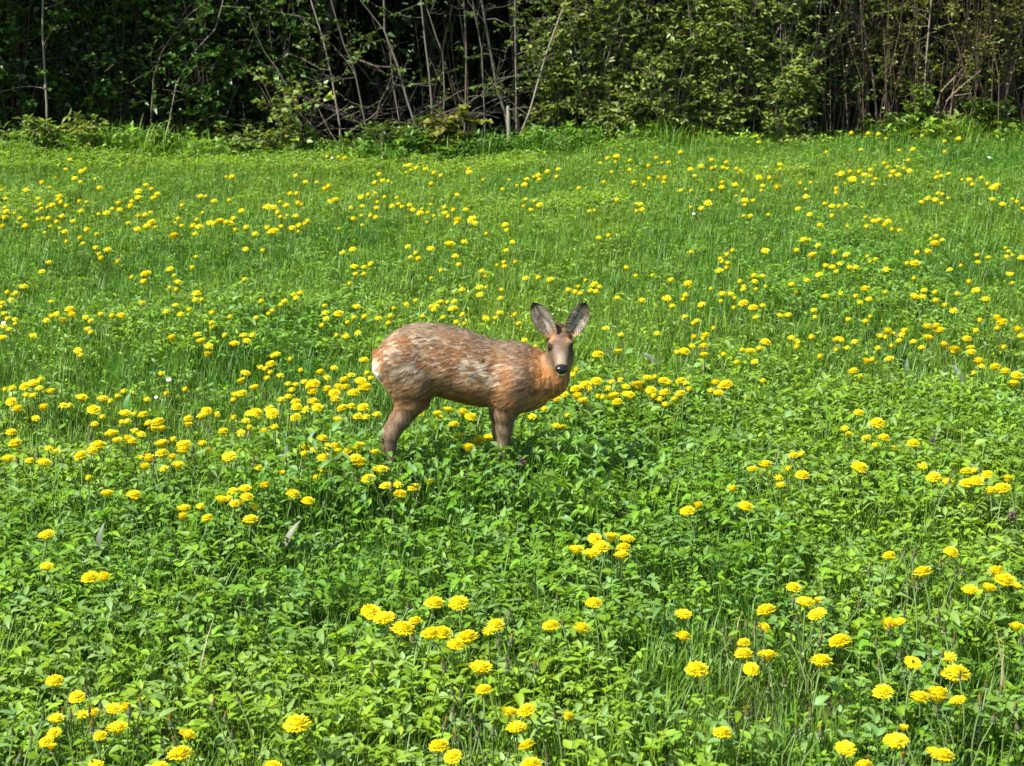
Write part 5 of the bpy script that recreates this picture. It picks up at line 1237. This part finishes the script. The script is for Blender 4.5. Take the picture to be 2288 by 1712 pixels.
def build_dandelions():
    full = [dandelion_head(i, FULL if i < 4 else FLAT) for i in range(6)] + [dandelion_head(20 + i, HALF, core=False) for i in range(2)]
    cal = [calyx_mesh(i) for i in range(3)]; stems = [stem_mesh(i) for i in range(6)]
    buds = [bud_mesh(i, i % 2 == 0) for i in range(4)]; bbr = [bud_bracts(i) for i in range(2)]
    fl = []
    for ti, (x0, y0, s, L) in enumerate(TILES):
        for (x, y, w) in L:
            px, py, pw = x0 + x * s, y0 + y * s, w * s
            if any(o[3] != ti and abs(o[0] - px) < 7 and abs(o[1] - py) < 6 for o in fl): continue
            fl.append((px, py, pw, ti))
    fl.sort(key=lambda o: -o[2])
    near, rest = fl[:300], fl[300:]
    deer_x, deer_y = DEER.location.x, DEER.location.y
    r = random.Random(4)
    def place(px, py, lo, hi):
        h = r.uniform(lo, hi)
        p = at_height(px, py, h)
        # keep heads that stand before the deer clear of her legs and belly
        if -0.36 < p[0] - deer_x < .40 and abs(p[1] - deer_y) < .17:
            h2 = h + (.07 if p[1] < deer_y + .02 else -.07)
            p = at_height(px, py, h2)
        return p
    for (px, py, pw, ti) in near:
        k, where = zone(px, py)
        p = place(px, py + pw * .12, .235, .285) if py > 1000 else place(px, py + pw * .12, .225, .27)
        ppm = px_per_m(p[1])
        dia = min(max((pw * 1.04) / ppm, .036), .076)
        small = dia < .040 and r.random() < .5
        gz = float(ground(p[0], p[1]))
        hm = r.choice(full[6:]) if small else r.choice(full[:6])
        o = thing('dandelion', ('half open yellow dandelion ' if small else 'open yellow dandelion ') + where, 'flower', (p[0], p[1], gz), r.uniform(0, 6.28),
                  group=('half open dandelions ' if small else 'open dandelions ') + where)
        hgt = p[2] - gz - dia * .16
        st = link('stem', r.choice(stems), o); st.scale = (1, 1, max(hgt - dia * .12, .02))
        tilt = (r.gauss(0, .16), r.gauss(.0, .16), r.uniform(0, 6.28))
        hd = link('flower_head', hm, o); hd.location = (0, 0, hgt); hd.scale = (dia,) * 3; hd.rotation_euler = tilt
        if small: hd.scale = (dia * 1.25, dia * 1.25, dia * 1.1)
        ca = link('bracts', r.choice(cal), o); ca.location = (0, 0, hgt); ca.scale = (dia * .9,) * 3; ca.rotation_euler = tilt
    # the several hundred smaller ones further off, as one object
    g = Geo()
    lows = [dandelion_head(40 + i, [(12, .05, .48, .3, -.3, YEL), (11, .05, .45, .7, .1, YEL), (9, .03, .40, 1.1, .7, YEL)], 2) for i in range(3)]
    def arrs(me):
        n = len(me.vertices); v = np.empty(n * 3, np.float32); me.vertices.foreach_get('co', v)
        c = np.empty(n * 4, np.float32); me.color_attributes['col'].data.foreach_get('color', c)
        f = np.array([tuple(pl.vertices) for pl in me.polygons])
        return v.reshape(-1, 3), f, c.reshape(-1, 4)[:, :3]
    A = [arrs(m) for m in lows]
    for (px, py, pw, ti) in rest:
        p = place(px, py, .21, .27)
        dia = min(max(pw * 1.02 / px_per_m(p[1]), .04), .082)
        v, f, c = A[r.randrange(3)]
        R = np.array(Euler((r.gauss(0, .2), r.gauss(0, .2), r.uniform(0, 6.28))).to_matrix())
        gz = float(ground(p[0], p[1]))
        top = np.array([p[0], p[1], p[2] - dia * .14])
        g.add(v * dia @ R.T + top, f, c)
        tv, tf = tube([(p[0], p[1], gz), (p[0] + .004, p[1], (gz + top[2]) / 2), top], .0026, 4)
        g.add(tv, tf, np.array([.12, .20, .05]))
    link('distant_dandelions', g.mesh('distant_dandelions', M_PETAL), kind='stuff', label='hundreds of small yellow dandelions dotted over the far meadow', category='flowers')
    # closed heads
    for (x0, y0, s, L) in BUDS:
        for (x, y) in L:
            px, py = x0 + x * s, y0 + y * s
            k, where = zone(px, py)
            h = r.uniform(.24, .29) if py > 1000 else r.uniform(.21, .25)
            p = at_height(px, py, h)
            gz = float(ground(p[0], p[1]))
            b = r.randrange(4); size = r.uniform(.022, .031)
            kind = 'orange tipped' if b % 2 == 0 else 'brown tipped'
            o = thing('closed_dandelion', '%s closed dandelion %s' % (kind, where), 'flower', (p[0], p[1], gz), r.uniform(0, 6.28), group='%s closed dandelions %s' % (kind, where))
            hgt = p[2] - gz - size * .5
            st = link('stem', r.choice(stems), o); st.scale = (1, 1, hgt)
            tilt = (r.gauss(0, .14), r.gauss(0, .14), 0)
            q = link('bud', buds[b], o); q.location = (0, 0, hgt); q.scale = (size,) * 3; q.rotation_euler = tilt
            q = link('bracts', r.choice(bbr), o); q.location = (0, 0, hgt); q.scale = (size,) * 3; q.rotation_euler = tilt
build_dandelions()

# ------------------------------------------------------------------ other small plants of the meadow
def petal_disc(n, r0, r1, w, col, lift=.1):
    g = Geo()
    for i in range(n):
        az = 2 * math.pi * i / n; d = np.array([math.cos(az), math.sin(az), 0]); s = np.array([-d[1], d[0], 0])
        a = d * r0; m = d * (r0 + r1) / 2 + np.array([0, 0, lift * r1]); e = d * r1 + np.array([0, 0, lift * r1 * .6])
        g.add([a - s * w * .4, a + s * w * .4, m + s * w, m - s * w, e + s * w * .6, e - s * w * .6], [(0, 1, 2, 3), (3, 2, 4, 5)], col)
    return g
def build_small_plants():
    r = random.Random(9)
    stems = stem_mesh(77)
    for (px, py, sz, lab) in [(377, 849, .030, 'white daisy on the open grass behind the deer'), (349, 888, .022, 'small white daisy next to a half open dandelion behind the deer'),
                              (742, 353, .034, 'white daisy between three dandelions near the thicket'), (2210, 352, .042, 'large lone white daisy on the far slope'),
                              (1550, 478, .030, 'white daisy below a dandelion pair on the far slope'), (8, 722, .03, 'white daisy crowded by dandelions at the meadow\'s open side')]:
        p = at_height(px, py, .22); gz = float(ground(p[0], p[1]))
        o = thing('daisy', lab, 'flower', (p[0], p[1], gz))
        g = petal_disc(16, .2, 1.0, .16, np.array([.80, .80, .78]), .25)
        pe = link('petals', g.mesh('petals', M_PETAL), o); pe.location = (0, 0, p[2] - gz); pe.scale = (sz / 2.4,) * 3; pe.rotation_euler = (.55, r.uniform(-.2, .2), 0)
        g = Geo(); ellipsoid(g, (0, 0, .08), [(1, 0, 0), (0, 1, 0), (0, 0, 1)], (.3, .3, .16), YEL2, 10, 6)
        di = link('disc', g.mesh('disc', M_PETAL), o); di.location = pe.location; di.scale = pe.scale; di.rotation_euler = pe.rotation_euler
        st = link('stem', stems, o); st.scale = (.7, .7, p[2] - gz)
    # purple dead-nettles
    for (px, py, lab) in [(1166, 1036, 'dull purple dead nettle below the deer\'s foreleg'), (1234, 1073, 'pinkish dead nettle deep in the herbs below the deer\'s chest'),
                          (1040, 1068, 'small purple dead nettle below the deer\'s belly'), (2085, 988, 'tiny purple dead nettle near the ragged dandelion group'),
                          (2262, 1154, 'bright purple dead nettle at the foot of the tall dandelion bunch')]:
        p = at_height(px, py, .22); gz = float(ground(p[0], p[1]))
        o = thing('dead_nettle', lab, 'flower', (p[0], p[1], gz))
        st = link('stem', stems, o); st.scale = (.8, .8, p[2] - gz)
        g = Geo()
        for k in range(46):
            az = r.uniform(0, 6.28); hh = r.random(); d = np.array([math.cos(az), math.sin(az), .35]); s = np.array([-d[1], d[0], 0])
            b = np.array([0, 0, -.018 + .036 * hh]) + d * .003; L = .018 * (1.1 - .5 * hh)
            col = srgb(128, 88, 108) if r.random() < .4 else srgb(98, 84, 74)
            g.add([b, b + d * L * .5 + s * .005, b + d * L, b + d * L * .5 - s * .005], [(0, 1, 2, 3)], col)
        q = link('blossom', g.mesh('blossom', M_STEM), o); q.location = (0, 0, p[2] - gz)
        g = Geo()
        for k in range(8):
            az = k * .785 + r.uniform(-.2, .2)
            leaflet(g, (0, 0, -.03 - .02 * (k // 4)), (math.cos(az), math.sin(az), .1), (0, 0, 1), .035, .022, .3, .3, srgb(90, 120, 60))
        q = link('leaf_whorl', g.mesh('leaf_whorl', M_STEM), o); q.location = (0, 0, p[2] - gz)
    # single large pale or grey leaves that stick out of the sward
    for (px, py, ln, wd, az, el, col, lab) in [
        (634, 992, .15, .038, 1.9, 1.15, (150, 175, 165), 'grey green dock leaf standing upright near the dandelion clump behind the deer'),
        (694, 972, .09, .026, 1.0, 1.0, (150, 178, 165), 'small grey dock leaf tipped over the dandelions near the hind hooves'),
        (648, 1185, .14, .036, 1.1, 1.0, (196, 190, 176), 'pale withered leaf catching light in the herbs'),
        (222, 1190, .11, .035, 1.6, 1.2, (150, 165, 140), 'silvery upright leaf over the herbs behind the deer'),
        (1450, 795, .12, .04, 2.6, .7, (140, 150, 135), 'grey withered leaf lying on the grass past the deer\'s face'),
        (2140, 830, .13, .045, 2.2, .9, (150, 165, 150), 'broad silvery leaf leaning over on the open slope'),
        (2025, 815, .11, .038, 1.7, 1.2, (96, 140, 84), 'dark upright dock leaf on the open slope'),
        (283, 893, .12, .055, 1.5, 1.2, (92, 170, 34), 'broad bright green leaf standing among the dandelion drift'),
        (197, 742, .10, .025, 1.5, 1.3, (70, 140, 40), 'slim dark leaf under a pair of dandelions on the open grass')]:
        p = at_height(px, py, .20); gz = float(ground(p[0], p[1]))
        o = thing('broad_leaf', lab, 'leaf', (p[0], p[1], gz))
        g = Geo(); d = np.array([math.cos(az) * math.cos(el), .15, math.sin(el)]); d /= np.linalg.norm(d)
        top = np.array([0, 0, p[2] - gz]) - d * ln * .5
        leaflet(g, top, d, (-.3, -.5, .8), ln * .8, wd * .8, .45, .35, srgb(*col) * np.array([.26, .30, .22]))
        link('blade', g.mesh('blade', M_STEM), o)
        g = Geo(); v, f = tube([(0, 0, 0), top * .55, top], [.003, .0026, .002], 5); g.add(v, f, np.array([.14, .18, .08]))
        link('stalk', g.mesh('stalk', M_STEM), o)
build_small_plants()
